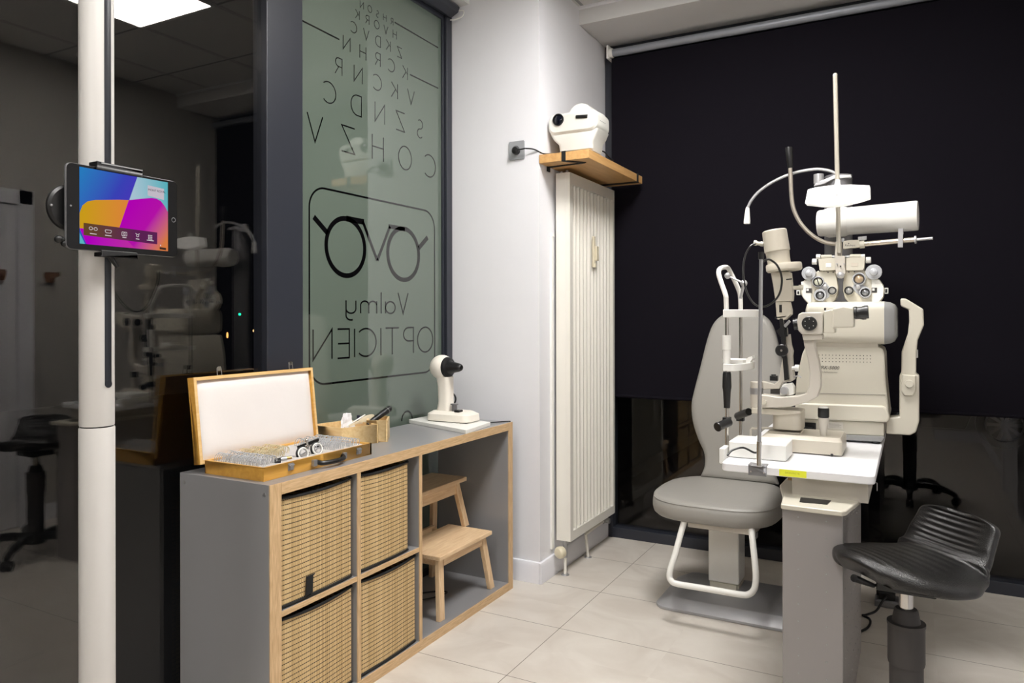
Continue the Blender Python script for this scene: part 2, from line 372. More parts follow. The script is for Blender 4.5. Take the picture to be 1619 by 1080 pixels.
struct(mb.done('baseboard_left', M_base, bevel=.002))
S('baseboard_right', M_base, (XR - .015, XR, YF, YB, 0, .1), bevel=.003)
S('baseboard_front', M_base, (.2, XR, YF, YF + .015, 0, .1), bevel=.003)
# left glazed wall: clear pane, post, signed pane
w1 = struct(MB().box(-2.065, -2.055, YSH, 1.906, .06, 2.80).done('window_1', M_glass))
S('window_frame', M_frame2, (-2.08, -2.04, YSH, 1.906, 0, .06), (-2.08, -2.04, YSH, 1.906, 2.75, 2.806), parent=w1, bevel=.003)
S('trim_4', M_frame, (-2.10, -2.03, 1.908, 2.087, 0, 2.806), bevel=.004)
w2 = struct(MB().box(-2.069, -2.057, 2.087, 3.066, .05, 2.76).done('window_2', M_film))
S('window_frame', M_frame, (-2.09, -2.03, 3.072, CY - .001, 0, 2.806), (-2.085, -2.045, 3.060, 3.072, 0, 2.806), (-2.09, -2.035, 2.087, 3.072, 0, .05), (-2.085, -2.045, 2.087, 3.072, 2.735, 2.78), parent=w2, bevel=.003)
# roller blind box over the signed pane
t = thing('roller_blind_box', 'dark grey roller blind box above the lettered glass, in the top corner', 'blind', (-2.0, 2.6, 2.75))
MB().prism([(-2.05 + a, 1.2, 2.758 + b) for a, b in ((0, .0), (.035, -.012), (.075, .006), (.085, .03), (.07, .046), (0, .046))], (0, 3.095 - 1.2, 0)).done('box', M_frame, t, bevel=.004)
MB().tube(spline([(-1.985, 3.09, 2.775), (-1.95, 3.1, 2.77), (-1.955, 3.1, 2.745), (-1.99, 3.095, 2.735), (-2.02, 3.09, 2.735)], 6), .003, 8).done('end_loop', M_white, t)
# back window: dark frame and glass, black roller blind in front
w3 = struct(MB().box(CX + .04, XR, 4.02, 4.03, .055, 2.76).done('window_3', M_glass2))
S('window_frame', M_frame, (CX + .001, CX + .042, 3.97, 4.06, 0, 2.796), (CX, XR, 3.975, 4.06, 0, .058), (CX, XR, 3.975, 4.06, 2.74, 2.796), parent=w3, bevel=.003)
t = thing('roller_blind', 'large black roller blind pulled down over the back window', 'blind', (-.5, 3.93, .81))
mb = MB(); nx, nz = 24, 6
x0, x1 = -1.487, XR - .01
mb.loft([[(x0 + (x1 - x0) * i / nx, 3.93 + .002 * math.sin(i * .9 + j) , .812 + (2.71 - .812) * j / nz) for i in range(nx + 1)] + [(x0 + (x1 - x0) * i / nx, 3.932 + .002 * math.sin(i * .9 + j), .812 + (2.71 - .812) * j / nz) for i in range(nx, -1, -1)] for j in range(nz + 1)]).done('fabric', M_blind, t)
MB().cyl((x0, 3.93, .812), (x1, 3.93, .812), .009, n=12).done('hem_bar', M_blind, t)
MB().cyl((-1.472, 3.91, 2.733), (x1, 3.91, 2.733), .021).done('roller_tube', mat('grey_roller', (150, 154, 162), .4, .3), t)
mb = MB(); mb.cyl((-1.49, 3.91, 2.733), (-1.470, 3.91, 2.733), .026, n=20); mb.box(-1.502, -1.49, 3.885, 3.97, 2.70, 2.775); mb.done('bracket', M_white, t, bevel=.003)
# door and coat hooks on the right-hand wall (seen mirrored in the left pane)
d1 = struct(MB().box(XR - .035, XR - .002, 1.72, 2.47, .005, 1.93).done('door_1', M_wall, bevel=.003))
mb = MB()
for k in range(19): mb.box(XR - .042, XR - .034, 1.76 + k * .036, 1.785 + k * .036, .12, 1.84)
mb.done('door_slats', M_wall, d1, bevel=.002)
S('door_casing', M_base, (XR - .05, XR - .002, 2.475, 2.56, 0, 2.02), (XR - .05, XR - .002, 1.63, 1.715, 0, 2.02), (XR - .05, XR - .002, 1.63, 2.56, 1.935, 2.02), parent=d1, bevel=.004)
for k, (yy, wh) in enumerate(((2.37, 'on the slatted door seen mirrored in the left glass'), (2.68, 'on the wall right of the slatted door, mirrored in glass'))):
    t = thing('coat_hook', 'brown coat hook ' + wh, 'hook', (XR - .05, yy, 1.5))
    MB().prism([(XR - (.042 if k == 0 else 0), yy + a, 1.51 + b) for a, b in ((-.03, .03), (.03, .03), (.034, 0), (.02, -.035), (-.02, -.035), (-.034, 0))], (-.02, 0, 0)).done('plate', M_red, t, bevel=.003)
    MB().cyl((XR - (.062 if k == 0 else .02), yy, 1.51), (XR - .1, yy, 1.525), .01, .014).done('peg', M_red, t)
# ceiling lights; the two behind the viewer are unseen, added as frontal fill
M_leds = [emat('led_diffuser', (255, 252, 249), v) for v in (41, 24, 20, 20)]
for k, (yy, lab) in enumerate(((2.06, 'square LED ceiling panel above the exam chair, mirrored at the top of the left glass'), (.26, 'square LED ceiling panel above the viewer'), (-1.54, 'unseen square LED panel added as fill light behind the viewer, nearer one'), (-2.74, 'unseen square LED panel added as fill light behind the viewer, farthest one'))):
    t = thing('ceiling_light', lab, 'light', (-.62, yy + .3, ZC - .02), group=None)
    mb = MB()
    for b in ((-.92, -.32, yy, yy + .016), (-.92, -.32, yy + .584, yy + .6), (-.92, -.904, yy, yy + .6), (-.336, -.32, yy, yy + .6)): mb.box(*b, ZC - .014, ZC)
    mb.done('frame', M_ledf, t)
    MB().box(-.904, -.336, yy + .016, yy + .584, ZC - .010, ZC - .004).done('diffuser', M_leds[k], t)
# ------------------------------------------------------------------ lettering on the signed pane
GX = -2.0565
def flat_stroke(mb, pts, w, close=False):
    """ribbon of width w along pts (y, z) lying on the pane"""
    P = [Vector((p[0], p[1])) for p in pts]; n = len(P); Lf, Rt = [], []
    for i in range(n):
        a = P[i - 1] if (close or i > 0) else P[i]; b = P[(i + 1) % n] if (close or i < n - 1) else P[i]
        d1_ = (P[i] - a); d2_ = (b - P[i]); 
        d1_ = d1_.normalized() if d1_.length > 1e-9 else d2_.normalized(); d2_ = d2_.normalized() if d2_.length > 1e-9 else d1_
        t_ = (d1_ + d2_); t_ = t_.normalized() if t_.length > 1e-6 else d1_
        nn = Vector((-t_.y, t_.x)); k = 1 / max(.35, nn.dot(Vector((-d1_.y, d1_.x))))
        Lf.append(P[i] + nn * w / 2 * k); Rt.append(P[i] - nn * w / 2 * k)
    rng = range(n if close else n - 1)
    for i in rng:
        j = (i + 1) % n
        q = [Lf[i], Lf[j], Rt[j], Rt[i]]
        mb.prism([(GX, p.x, p.y) for p in q], (.0006, 0, 0))
def arc(cx, cy, r, a0, a1, n=20, ry=None):
    ry = ry or r; return [(cx + r * math.cos(math.radians(a0 + (a1 - a0) * k / n)), cy + ry * math.sin(math.radians(a0 + (a1 - a0) * k / n))) for k in range(n + 1)]
GL = {  # glyphs in a unit em: (width, strokes)
 'V': (.8, [[(0, 1), (.4, 0), (.8, 1)]]), 'Z': (.75, [[(0, 1), (.75, 1), (0, 0), (.75, 0)]]), 'H': (.72, [[(0, 0), (0, 1)], [(.72, 0), (.72, 1)], [(0, .52), (.72, .52)]]),
 'N': (.78, [[(0, 0), (0, 1), (.78, 0), (.78, 1)]]), 'K': (.68, [[(0, 0), (0, 1)], [(.66, 1), (0, .42)], [(.22, .6), (.68, 0)]]),
 'O': (.92, [arc(.46, .5, .46, 0, 360, 32, .5)]), 'C': (.8, [arc(.5, .5, .5, 48, 312, 26)]), 'D': (.8, [[(0, 0), (0, 1), (.3, 1)] + arc(.32, .5, .46, 88, -88, 16, .5) + [(.3, 0), (0, 0)]]),
 'R': (.62, [[(0, 0), (0, 1), (.3, 1)] + arc(.32, .74, .26, 88, -88, 10) + [(.3, .48), (0, .48)], [(.3, .48), (.62, 0)]]),
 'S': (.6, [arc(.3, .75, .25, 50, 270, 14) + arc(.3, .25, .25, 90, -140, 14)]),
 'P': (.58, [[(0, 0), (0, 1), (.26, 1)] + arc(.28, .74, .28, 88, -88, 10, .26) + [(.26, .48), (0, .48)]]),
 'T': (.7, [[(0, 1), (.7, 1)], [(.35, 0), (.35, 1)]]), 'I': (.0, [[(0, 0), (0, 1)]]), 'E': (.52, [[(.52, 1), (0, 1), (0, 0), (.52, 0)], [(0, .5), (.5, .5)]]),
 'a': (.5, [arc(.25, .3, .25, 0, 360, 22, .3), [(.5, .6), (.5, 0)]]), 'l': (.0, [[(0, 0), (0, 1.05)]]),
 'm': (.76, [[(0, 0), (0, .6)], arc(.19, .4, .19, 180, 0, 12) + [(.38, 0)], arc(.57, .4, .19, 180, 0, 12) + [(.76, 0)]]),
 'y': (.44, [[(0, .6), (0, .22)] + arc(.22, .22, .22, 180, 360, 12), [(.44, .6), (.44, -.1)] + arc(.22, -.1, .22, 0, -110, 10)]),
}
def glyph(mb, ch, y0, z0, h, w, hx=None):
    """mirrored glyph: reading direction runs towards -Y (it is read from outside)"""
    hx = hx or h
    for st in GL[ch][1]:
        cl = (Vector(st[0]) - Vector(st[-1])).length < 1e-6
        flat_stroke(mb, [(y0 - u * hx, z0 + v * h) for u, v in (st[:-1] if cl else st)], w, cl)
mb = MB()
rows = [(.107, .0052, [('V', 498, 203), ('Z', 550.5, 221), ('H', 597.5, 234), ('O', 640.5, 250), ('C', 680.5, 263)]),
        (.085, .0044, [('C', 521.7, 147), ('D', 563, 166), ('N', 600.5, 179), ('Z', 633, 192), ('S', 664, 204)]),
        (.067, .0038, [('R', 535.3, 104.6), ('N', 566.4, 118), ('C', 597, 131), ('K', 623.6, 143), ('V', 649.7, 154)]),
        (.056, .0034, [('N', 548, 69), ('H', 573.7, 83), ('R', 597.2, 93.8), ('C', 619, 104), ('K', 640.4, 115)]),
        (.045, .003, [('C', 559.5, 43.7), ('V', 579, 55), ('D', 597.5, 65), ('K', 614, 72), ('Z', 631.7, 83)]),
        (.036, .0026, [('K', 565, 23), ('R', 580.8, 31), ('O', 595.6, 39), ('V', 610, 47.4), ('H', 624, 54.7)]),
        (.029, .0022, [('N', 572, 8), ('O', 584.7, 14.3), ('S', 596.7, 22), ('H', 608.3, 28), ('R', 619.7, 34)])]
for h, w, L_ in rows:
    for ch, px, py in L_:
        c = WX(px, py, GX); glyph(mb, ch, c.y + GL[ch][0] * h * .5, c.z - h / 2, h, w)
for a, b in (((469.7, 28.6), (536.4, 62.5)), ((648.3, 118), (692.8, 139.7)), ((624, 35.3), (692.8, 75.6))):
    p = WX(*a, GX); q = WX(*b, GX); flat_stroke(mb, [(max(p.y, 2.09), p.z), (q.y, q.z)], .006)
mb.done('eye_chart_letters', M_decal, w2, flat=True)
mb = MB(); flat_stroke(mb, rrect(2.146, 3.002, .99, 1.768, .085, 10), .0075, True); mb.done('sign_border', M_decal, w2, flat=True)
mb = MB()
for (y, z) in ((2.358, 1.545), (2.752, 1.545)):
    flat_stroke(mb, arc(y, z, .118, 0, 360, 48)[:-1], .02, True)
def gp(*pp): return [(WX(a, b, GX).y, WX(a, b, GX).z) for a, b in pp]
flat_stroke(mb, gp((547.5, 345.5), (562, 348.5), (575.5, 351)), .024)
flat_stroke(mb, gp((573.5, 350), (596.6, 412)), .015); flat_stroke(mb, gp((596.6, 412), (616.5, 358)), .015)
flat_stroke(mb, gp((614.5, 358), (628, 360), (640, 363)), .019)
flat_stroke(mb, gp((496, 343), (518, 369)), .022); flat_stroke(mb, gp((662, 392.5), (676, 375.5)), .022)
mb.done('glasses_logo', M_decal, w2, flat=True)
def word(mb, txt, ys, ye, z0, h, w, sp):
    tot = sum(GL[c][0] for c in txt) + sp * (len(txt) - 1); k = (ys - ye) / (tot * h); y = ys
    for c in txt: glyph(mb, c, y, z0, h, w, h * k); y -= (GL[c][0] + sp) * h * k
mb = MB(); glyph(mb, 'V', 2.784, 1.272, .094, .0065); word(mb, 'almy', 2.688, 2.357, 1.272, .088, .0065, .22); word(mb, 'OPTICIEN', 2.985, 2.166, 1.088, .119, .0065, .24)
flat_stroke(mb, arc(2.775, .78, .04, 0, 180, 16) , .007)
mb.done('sign_lettering', M_decal, w2, flat=True)
# ------------------------------------------------------------------ cabinet
YN, YE, XF, XBk = 1.5377, 3.008, -1.6261, -2.016
t = thing('shelf_unit', 'low grey laminate shelf unit with oak edges along the glazed wall', 'shelf', ((XF + XBk) / 2, (YN + YE) / 2, 0))
e = .0045
def panel(name, x0, x1, y0, y1, z0, z1, em):
    p = MB().box(x0, x1 - e, y0, y1, z0, z1).done(name, M_kal, t, bevel=.0008, seg=1)
    MB().box(x1 - e, x1, y0, y1, z0, z1).done('edge_band', em, p, bevel=.0006, seg=1)
    return p
sp = panel('side_panel', XBk, XF, YN, YN + .045, 0, .77, M_oakz)
for x in (XBk + .022, XF - .022): MB().cyl((x, YN - .001, .742), (x, YN + .002, .742), .0055, n=14).done('screw', M_steel, sp)
panel('side_panel', XBk, XF, YE - .038, YE, 0, .77, M_oakz)
panel('top_panel', XBk, XF - .0003, YN + .0452, YE - .0382, .735, .7697, M_oak)
panel('bottom_panel', XBk, XF - .0003, YN + .0452, YE - .0382, .0, .036, M_oak)
panel('divider', XBk, XF - .001, 1.921, 1.938, .0362, .7348, M_oakz); panel('divider', XBk, XF - .001, 2.274, 2.291, .0362, .7348, M_oakz)
panel('cubby_shelf', XBk, XF - .002, YN + .0452, 1.9208, .374, .39, M_oak); panel('cubby_shelf', XBk, XF - .002, 1.9382, 2.2738, .374, .39, M_oak)
def basket(y0, y1, z0, z1, sag, lab, tagp=False):
    t = thing('storage_basket', lab, 'basket', ((XF + XBk) / 2, (y0 + y1) / 2, z0), group='bamboo matting baskets in the shelf unit')
    x1 = XF - .016; x0 = XBk + .02; n = 16; th = .006
    # front and sides: a bowed top rim
    def rim(y): u = (y - y0) / (y1 - y0); return z1 - sag * 4 * u * (1 - u)
    mb = MB(); outer = [(x1 + .006 * math.sin(PI * k / n), y0 + (y1 - y0) * k / n) for k in range(n + 1)]
    def wall(pts, zt):
        mb.loft([[(p[0], p[1], z0 + .002), (p[0], p[1], zt(p[1])), (p[0] - th * p[2], p[1] + th * p[3], zt(p[1])), (p[0] - th * p[2], p[1] + th * p[3], z0 + .002)] for p in pts])
    wall([(a, b, 1, 0) for a, b in outer], rim)
    wall([(x1 - (x1 - x0) * k / 8, y0, 0, 1) for k in range(9)], lambda y: z1)
    wall([(x1 - (x1 - x0) * k / 8, y1, 0, -1) for k in range(9)], lambda y: z1)
    wall([(x0, y0 + (y1 - y0) * k / 8, -1, 0) for k in range(9)], lambda y: z1)
    mb.box(x0, x1, y0, y1, z0, z0 + .004)
    mb.done('body', M_basket, t)
    MB().tube([(a + .001, b, rim(b) - .001) for a, b in outer], .005, 8).done('rim_binding', M_blackm, t)
    MB().tube([(a + .001, b, z0 + .0055) for a, b in outer], .0045, 8).done('base_binding', M_blackm, t)
    if tagp:
        p = WX(483.5, 913, x1 + .012); q = WX(499, 930, x1 + .012)
        MB().prism([(x1 + .008, p.y, q.z - .012), (x1 + .008, q.y - .012, q.z - .008), (x1 + .008, q.y - .01, p.z - .004), (x1 + .008, q.y, p.z), (x1 + .008, p.y + .005, p.z)], (.005, 0, 0)).done('pull_tab', M_blackm, t, bevel=.001)
basket(1.5885, 1.9035, .391, .722, .008, 'woven bamboo basket in the upper left cubby, a black tab at its lower edge', True)
basket(1.9425, 2.2175, .391, .722, .006, 'woven bamboo basket in the upper cubby beside the step stool')
basket(1.5885, 1.905, .037, .362, .008, 'woven bamboo basket in the lower left cubby, below the tabbed one')
basket(1.9425, 2.262, .037, .362, .008, 'woven bamboo basket in the lower cubby beside the step stool')
# step stool
t = thing('step_stool', 'light wooden two-step stool standing in the open end of the shelf unit', 'step stool', (-1.83, 2.66, .036))
def slat_step(name, x0, x1, y0, y1, z0, z1):
    MB().box(x0, x1, y0, y1, z0, z1).done(name, M_aspen, t, bevel=.003)
slat_step('lower_step', -1.885, -1.652, 2.445, 2.862, .282, .300); slat_step('upper_step', -1.995, -1.80, 2.455, 2.885, .503, .522)
for q in ((-1.685, -1.668, 2.50, 2.80, .247, .281), (-1.835, -1.82, 2.49, 2.84, .452, .502), (-1.965, -1.95, 2.49, 2.84, .452, .502), (-1.965, -1.945, 2.50, 2.84, .255, .29)): MB().box(*q).done('rail', M_aspen, t, bevel=.002)
def leg(p, q, sx=.02, sy=.036):
    p, q = Vector(p), Vector(q)
    MB().loft([[(c.x + a * sx / 2, c.y + b * sy / 2, c.z) for a, b in ((-1, -1), (1, -1), (1, 1), (-1, 1))] for c in (p, q)]).done('leg', M_aspenz, t, bevel=.002)
leg((-1.668, 2.472, .036), (-1.682, 2.484, .281)); leg((-1.668, 2.876, .036), (-1.682, 2.82, .281))
leg((-1.80, 2.487, .30), (-1.83, 2.50, .502)); leg((-1.80, 2.872, .30), (-1.83, 2.835, .502))
leg((-1.985, 2.472, .036), (-1.955, 2.50, .502)); leg((-1.985, 2.876, .036), (-1.955, 2.845, .502))
for q in (2.475, 2.815): MB().box(-1.96, -1.68, q, q + .015, .25, .281).done('side_rail', M_aspen, t, bevel=.002)
tag(MB().tube(spline([(-1.93, 2.62, .042), (-1.86, 2.70, .044), (-1.80, 2.72, .045), (-1.82, 2.64, .044), (-1.88, 2.57, .042), (-1.95, 2.52, .042)], 8), .0035, 8).done('power_cable', M_black), 'dark cable looped on the shelf unit floor behind the step stool', 'cable')
# ------------------------------------------------------------------ trial lens case
KX0, KX1, KY0, KY1, KZ0, KZ1 = -1.935, -1.681, 1.565, 2.06, .7702, .811
t = thing('trial_lens_case', 'open honey-coloured wooden lens case on the near end of the shelf unit', 'case', ((KX0 + KX1) / 2, (KY0 + KY1) / 2, KZ0))
w_ = .009
b_ = MB().box(KX0, KX1, KY0, KY0 + w_, KZ0, KZ1).box(KX0, KX1, KY1 - w_, KY1, KZ0, KZ1).box(KX0, KX0 + w_, KY0, KY1, KZ0, KZ1).box(KX1 - w_, KX1, KY0, KY1, KZ0, KZ1).box(KX0, KX1, KY0, KY1, KZ0, KZ0 + .005).done('case_body', M_case, t, bevel=.001)
MB().box(KX0 + w_, KX1 - w_, KY0 + w_, KY1 - w_, KZ0 + .006, KZ1 - .006).done('lens_tray', M_velvet, t)
# lid: leaning back from the hinge side
LX, LZ = -1.945, .797; lean = math.radians(6.5)
Ml = Matrix.Translation((LX, 0, LZ)) @ Matrix.Rotation(-lean, 4, 'Y')
LH, LY0, LY1, LT = .272, 1.556, 2.078, .027
mb = MB()
for bx in ((-LT, 0, LY0, LY0 + .011, 0, LH), (-LT, 0, LY1 - .011, LY1, 0, LH), (-LT, 0, LY0 + .011, LY1 - .011, 0, .011), (-LT, 0, LY0 + .011, LY1 - .011, LH - .011, LH), (-LT, -LT + .004, LY0, LY1, 0, LH)): mb.box(*bx, M=Ml)
lid = mb.done('lid', M_case, t, bevel=.0008)
mb = MB()
for bx in ((0, .0006, LY0 + .0005, LY0 + .0105, 0, LH), (0, .0006, LY1 - .0105, LY1 - .0005, 0, LH), (0, .0006, LY0 + .011, LY1 - .011, .0005, .0105), (0, .0006, LY0 + .011, LY1 - .011, LH - .0105, LH - .0005)): mb.box(*bx, M=Ml)
mb.done('lid_edge', M_casein, lid)
mb = MB(); ny, nz = 26, 14; rings = []
for j in range(nz + 1):
    r_ = []
    for i in range(ny + 1):
        u, v = i / ny, j / nz; pu = 4 * (min(u, 1 - u)) ** 1; edge = min(1, min(u, 1 - u) * 14, min(v, 1 - v) * 9) ** .5
        dd = math.hypot((u - .47) * 6.5, (v - .55) * 3.2)
        h = -.012 + .0095 * edge - .004 * math.exp(-(dd * 3.2) ** 2) + .0008 * math.sin(9 * u + 3 * v) * math.sin(7 * v)
        r_.append(Ml @ Vector((h, LY0 + .011 + (LY1 - LY0 - .022) * u, .011 + (LH - .022) * v)))
    rings.append(r_)
mb.loft(rings, cap=False, closed=False); mb.done('lid_padding', M_pad, lid, angle=80)
def latch(mb, c, along_lid=False):
    pass
for (px, py) in ((460, 738.5), (567.4, 713.5)):
    c = WX(px, py, KX1 + .002)
    mb = MB(); mb.box(KX1, KX1 + .003, c.y - .011, c.y + .011, c.z - .010, c.z + .012); mb.box(KX1 + .003, KX1 + .008, c.y - .007, c.y + .007, c.z - .007, c.z + .003)
    mb.cyl((KX1 + .005, c.y - .011, c.z + .006), (KX1 + .005, c.y + .011, c.z + .006), .003, n=10); mb.done('latch', M_steel, t, bevel=.0005, seg=1)
for (px, py) in ((349, 582), (462, 578)):
    c = WX(px, py, -1.975); z0 = (Ml @ Vector((-.014, 0, LH))).z; x0 = (Ml @ Vector((-.008, 0, LH))).x
    mb = MB(); mb.box(x0 - .006, x0 + .006, c.y - .012, c.y + .012, z0, z0 + .003)
    mb.tube([(x0 + .003, c.y - .009, z0), (x0 + .0, c.y - .008, z0 + .026), (x0 + .0, c.y + .008, z0 + .026), (x0 + .003, c.y + .009, z0)], .0016, 8); mb.box(x0 - .002, x0 + .002, c.y - .006, c.y + .006, z0 + .016, z0 + .030)
    mb.done('lid_catch', M_chrome, lid, bevel=.0004, seg=1)
h0 = WX(503, 728, KX1 + .01); h1 = WX(543, 717, KX1 + .01)
mb = MB(); zz = .791
mb.tube(spline([(KX1 + .006, h0.y, zz), (KX1 + .022, h0.y + .012, zz - .003), (KX1 + .03, (h0.y + h1.y) / 2, zz - .004), (KX1 + .022, h1.y - .012, zz - .003), (KX1 + .006, h1.y, zz)], 6), .0075, 10); mb.done('handle', M_black, t)
for q0, q1 in ((h0.y - .02, h0.y - .004), (h1.y + .004, h1.y + .016)): MB().box(KX1, KX1 + .012, q0, q1, zz - .01, zz + .01).done('handle_bracket', M_steel, t, bevel=.001)
# lenses standing in their slots
def lens_proto(m_):
    mb = MB(); mb.torus((0, 0, 0), .0165, .0014, (1, 0, 0), 24, 6)
    me_o = mb.done('trial_lens', m_); return me_o
proto_s, proto_g = lens_proto(M_lens), lens_proto(M_lens2)
first = {'s': proto_s, 'g': proto_g}; used = {'s': False, 'g': False}
for yy, xa, xb, k, lab in ((1.60, -1.915, -1.72, 's', 'silver-rimmed lens in the nearest row of the open case'), (1.642, -1.915, -1.72, 's', 'silver-rimmed lens in the second nearest row of the open case'),
                   (1.69, -1.915, -1.80, 'g', 'gold-rimmed lens in the nearer gold row of the open case'), (1.735, -1.915, -1.79, 'g', 'gold-rimmed lens in the middle gold row of the open case'), (1.785, -1.915, -1.82, 'g', 'gold-rimmed lens in the farther gold row of the open case'),
                   (1.925, -1.90, -1.715, 's', 'silver-rimmed lens in the third farthest row of the open case'), (1.968, -1.905, -1.71, 's', 'silver-rimmed lens in the second farthest row of the open case'), (2.015, -1.905, -1.71, 's', 'silver-rimmed lens in the farthest row of the open case')):
    x = xa
    while x < xb:
        if not used[k]: o = first[k]; used[k] = True
        else: o = first[k].copy(); C.objects.link(o)
        o.location = (x, yy + random.uniform(-.001, .001), .7965); o.rotation_euler = (0, random.uniform(.12, .3), 0)
        o['label'] = lab; o['category'] = 'lens'; o['group'] = lab.replace('lens in', 'lenses in')
        x += .0078
# trial frame and small things in the case
t = thing('trial_spectacles', 'black and white round optician trial frame lying in the lens case', 'glasses', (-1.73, 1.87, .8))
XT = -1.732
for (px, py, sx) in ((479, 717, -1), (501.5, 709.5, 1)):
    c = WX(px, py, XT); nrm = Vector((.95, -.25, .25)).normalized()
    r1 = MB().torus(c - nrm * .004, .0195, .004, nrm).done('rim', M_black, t); MB().torus(c + nrm * .002, .0175, .0024, nrm).done('white_ring', M_white, r1)
    MB().torus(c + nrm * .003, .0125, .0015, nrm).cyl(c + nrm * .003 + Vector((0, -.012, -.004)), c + nrm * .003 + Vector((0, .012, .004)), .0018, n=8).done('lens_holder', M_steel, r1)
a = WX(474, 706, XT - .02); b = WX(497, 697, XT - .02)
MB().prism([a + Vector((0, -.012, -.006)), b + Vector((0, .016, -.004)), b + Vector((0, .016, .007)), a + Vector((0, -.012, .004))], (.006, 0, 0)).done('top_bar', M_black, t, bevel=.001)
c = WX(486.5, 705, XT - .01); mb = MB(); mb.cyl(c + Vector((0, 0, -.012)), c + Vector((-.005, 0, .018)), .005, n=12); mb.cyl(c + Vector((0, -.014, 0)), c + Vector((0, .014, 0)), .003, n=10); mb.ball(c + Vector((-.005, 0, .018)), .0065, n=12); mb.cyl(c + Vector((.01, -.006, -.022)), c + Vector((.01, .006, -.03)), .004, n=10)
mb.done('bridge_screw', M_chrome, t)
c = WX(510, 706, XT - .03); MB().tube(spline([c, c + Vector((-.03, .03, -.006)), c + Vector((-.05, .02, -.008))], 6), .003, 8).done('temple', M_black, t)
c = WX(437, 724, -1.735)
tag(MB().lathe([(.0115, 0), (.0125, .002), (.0125, .016), (.011, .018), (.009, .018), (.009, .003)], (c.x - .002, c.y - .006, .806), (.55, .75, 0), 24).done('occluder_ring', M_black), 'small black cylindrical occluder beside the silver lenses in the case', 'lens holder')
for k, (px, py, lab) in enumerate(((449, 722.5, 'short silver cylinder right behind the black occluder in the case'), (457, 724, 'small brass knob between the occluder and the trial frame'))):
    c = WX(px, py, -1.735)
    tag(MB().cyl((c.x - .008, c.y - .008, .808 + .001 * k), (c.x, c.y + .010, .809), .009 - .003 * k, n=20).done('lens_accessory', M_brass if k else M_steel, bevel=.001), lab, 'lens holder')
# ------------------------------------------------------------------ bamboo organiser
def bamboo_box():
    L, D, H, th = .235, .155, .078, .008
    ang = math.radians(10)
    t = thing('bamboo_organiser', 'pale bamboo desk organiser box behind the lens case', 'box', (-1.885, 2.235, .7702), ang)
    mb = MB()
    mb.box(-L / 2, L / 2, -D / 2, -D / 2 + th, 0, .058).box(-L / 2, L / 2, D / 2 - th, D / 2, 0, H).box(-L / 2, -L / 2 + th, -D / 2 + th, D / 2 - th, 0, .062).box(L / 2 - th, L / 2, -D / 2 + th, D / 2 - th, 0, H).box(-L / 2, L / 2, -D / 2, D / 2, 0, .005)
    mb.done('body', M_bamboo, t, bevel=.001, world=False)
    MB().box(.045, .045 + th, -D / 2 + th, D / 2 - th, .005, .07).done('partition', M_bamboo, t, bevel=.001, world=False)
    return t
# built from measured corners: near rim left-right, then the taller right cell
t = thing('bamboo_organiser', 'pale bamboo desk organiser box behind the lens case', 'box', (-1.9, 2.22, .7702))
def wallp(mb, a, b, th, z0, z1):
    a, b = Vector(a), Vector(b); d = (b - a).normalized(); n = Vector((-d.y, d.x)) * th
    mb.prism([(a.x, a.y, z0), (b.x, b.y, z0), (b.x + n.x, b.y + n.y, z0), (a.x + n.x, a.y + n.y, z0)], (0, 0, z1 - z0))
z0 = .7702
# left cell corners (plan)
A, B_, Cc, D_ = (-2.035, 2.125), (-1.865, 2.112), (-1.812, 2.262), (-2.0, 2.30)
mb = MB()
for a, b in ((A, B_), (B_, Cc), (Cc, D_), (D_, A)): wallp(mb, a, b, .007, z0, .842)
mb.prism([(p[0], p[1], z0) for p in (A, B_, Cc, D_)], (0, 0, .005)); mb.done('left_cell', M_bamboo, t, bevel=.001)
A2, B2, C2, D2 = (-1.866, 2.256), (-1.792, 2.293), (-1.865, 2.40), (-1.95, 2.37)
mb = MB()
for a, b in ((A2, B2), (B2, C2), (C2, D2), (D2, A2)): wallp(mb, a, b, .007, z0, .854)
mb.prism([(p[0], p[1], z0) for p in (A2, B2, C2, D2)], (0, 0, .005)); mb.done('right_cell', M_bamboo, t, bevel=.001)
# contents
mb = MB(); random.seed(3)
c0 = WX(549, 659, -1.95); n = 14; rings = []
for j in range(7):
    v = j / 6; rr = (.042 * (1 - v * .6)) if j else .036
    rings.append([(c0.x + .25 * rr * math.cos(2 * PI * k / n) + random.uniform(-.004, .004), c0.y + 1.15 * rr * math.sin(2 * PI * k / n) + random.uniform(-.006, .006), .80 + .078 * v + random.uniform(-.004, .004)) for k in range(n)])
mb.loft(rings); tag(mb.done('tissue', M_paper, flat=True), 'crumpled white tissue sticking out of the bamboo organiser', 'tissue')
p, q = WX(545, 676, -1.88), WX(577, 656, -1.88)
tag(MB().tube([p, p.lerp(q, .5), q], [.0022, .003, .0026], 8).done('thin_stick', M_white), 'thin white stick leaning in the organiser beside the flat paddle', 'stick')
p, q = WX(552, 674, -1.90), WX(591, 657, -1.90); d = q - p; mb = MB(); rings = []
for k in range(17):
    u = k / 16; w = (.004 + .0 * u) if u < .35 else .004 + .0085 * math.sin(PI * min(1, (u - .35) / .65)) ** .6
    cpt = p + d * u; dn = d.normalized(); up_ = dn.cross(Vector((1, 0, 0))).normalized()
    rings.append([cpt + up_ * w * a + Vector((b * .0015, 0, 0)) for a, b in ((-1, -1), (1, -1), (1, 1), (-1, 1))])
mb.loft(rings); tag(mb.done('flat_paddle', M_bone, bevel=.0006), 'cream flat paddle-shaped spatula resting in the bamboo organiser', 'spatula')
p, q = WX(584, 669, -1.862), WX(616, 646, -1.85)
t = thing('black_handle_tool', 'black handheld occluder leaning out of the organiser, thick handle upward', 'tool', p)
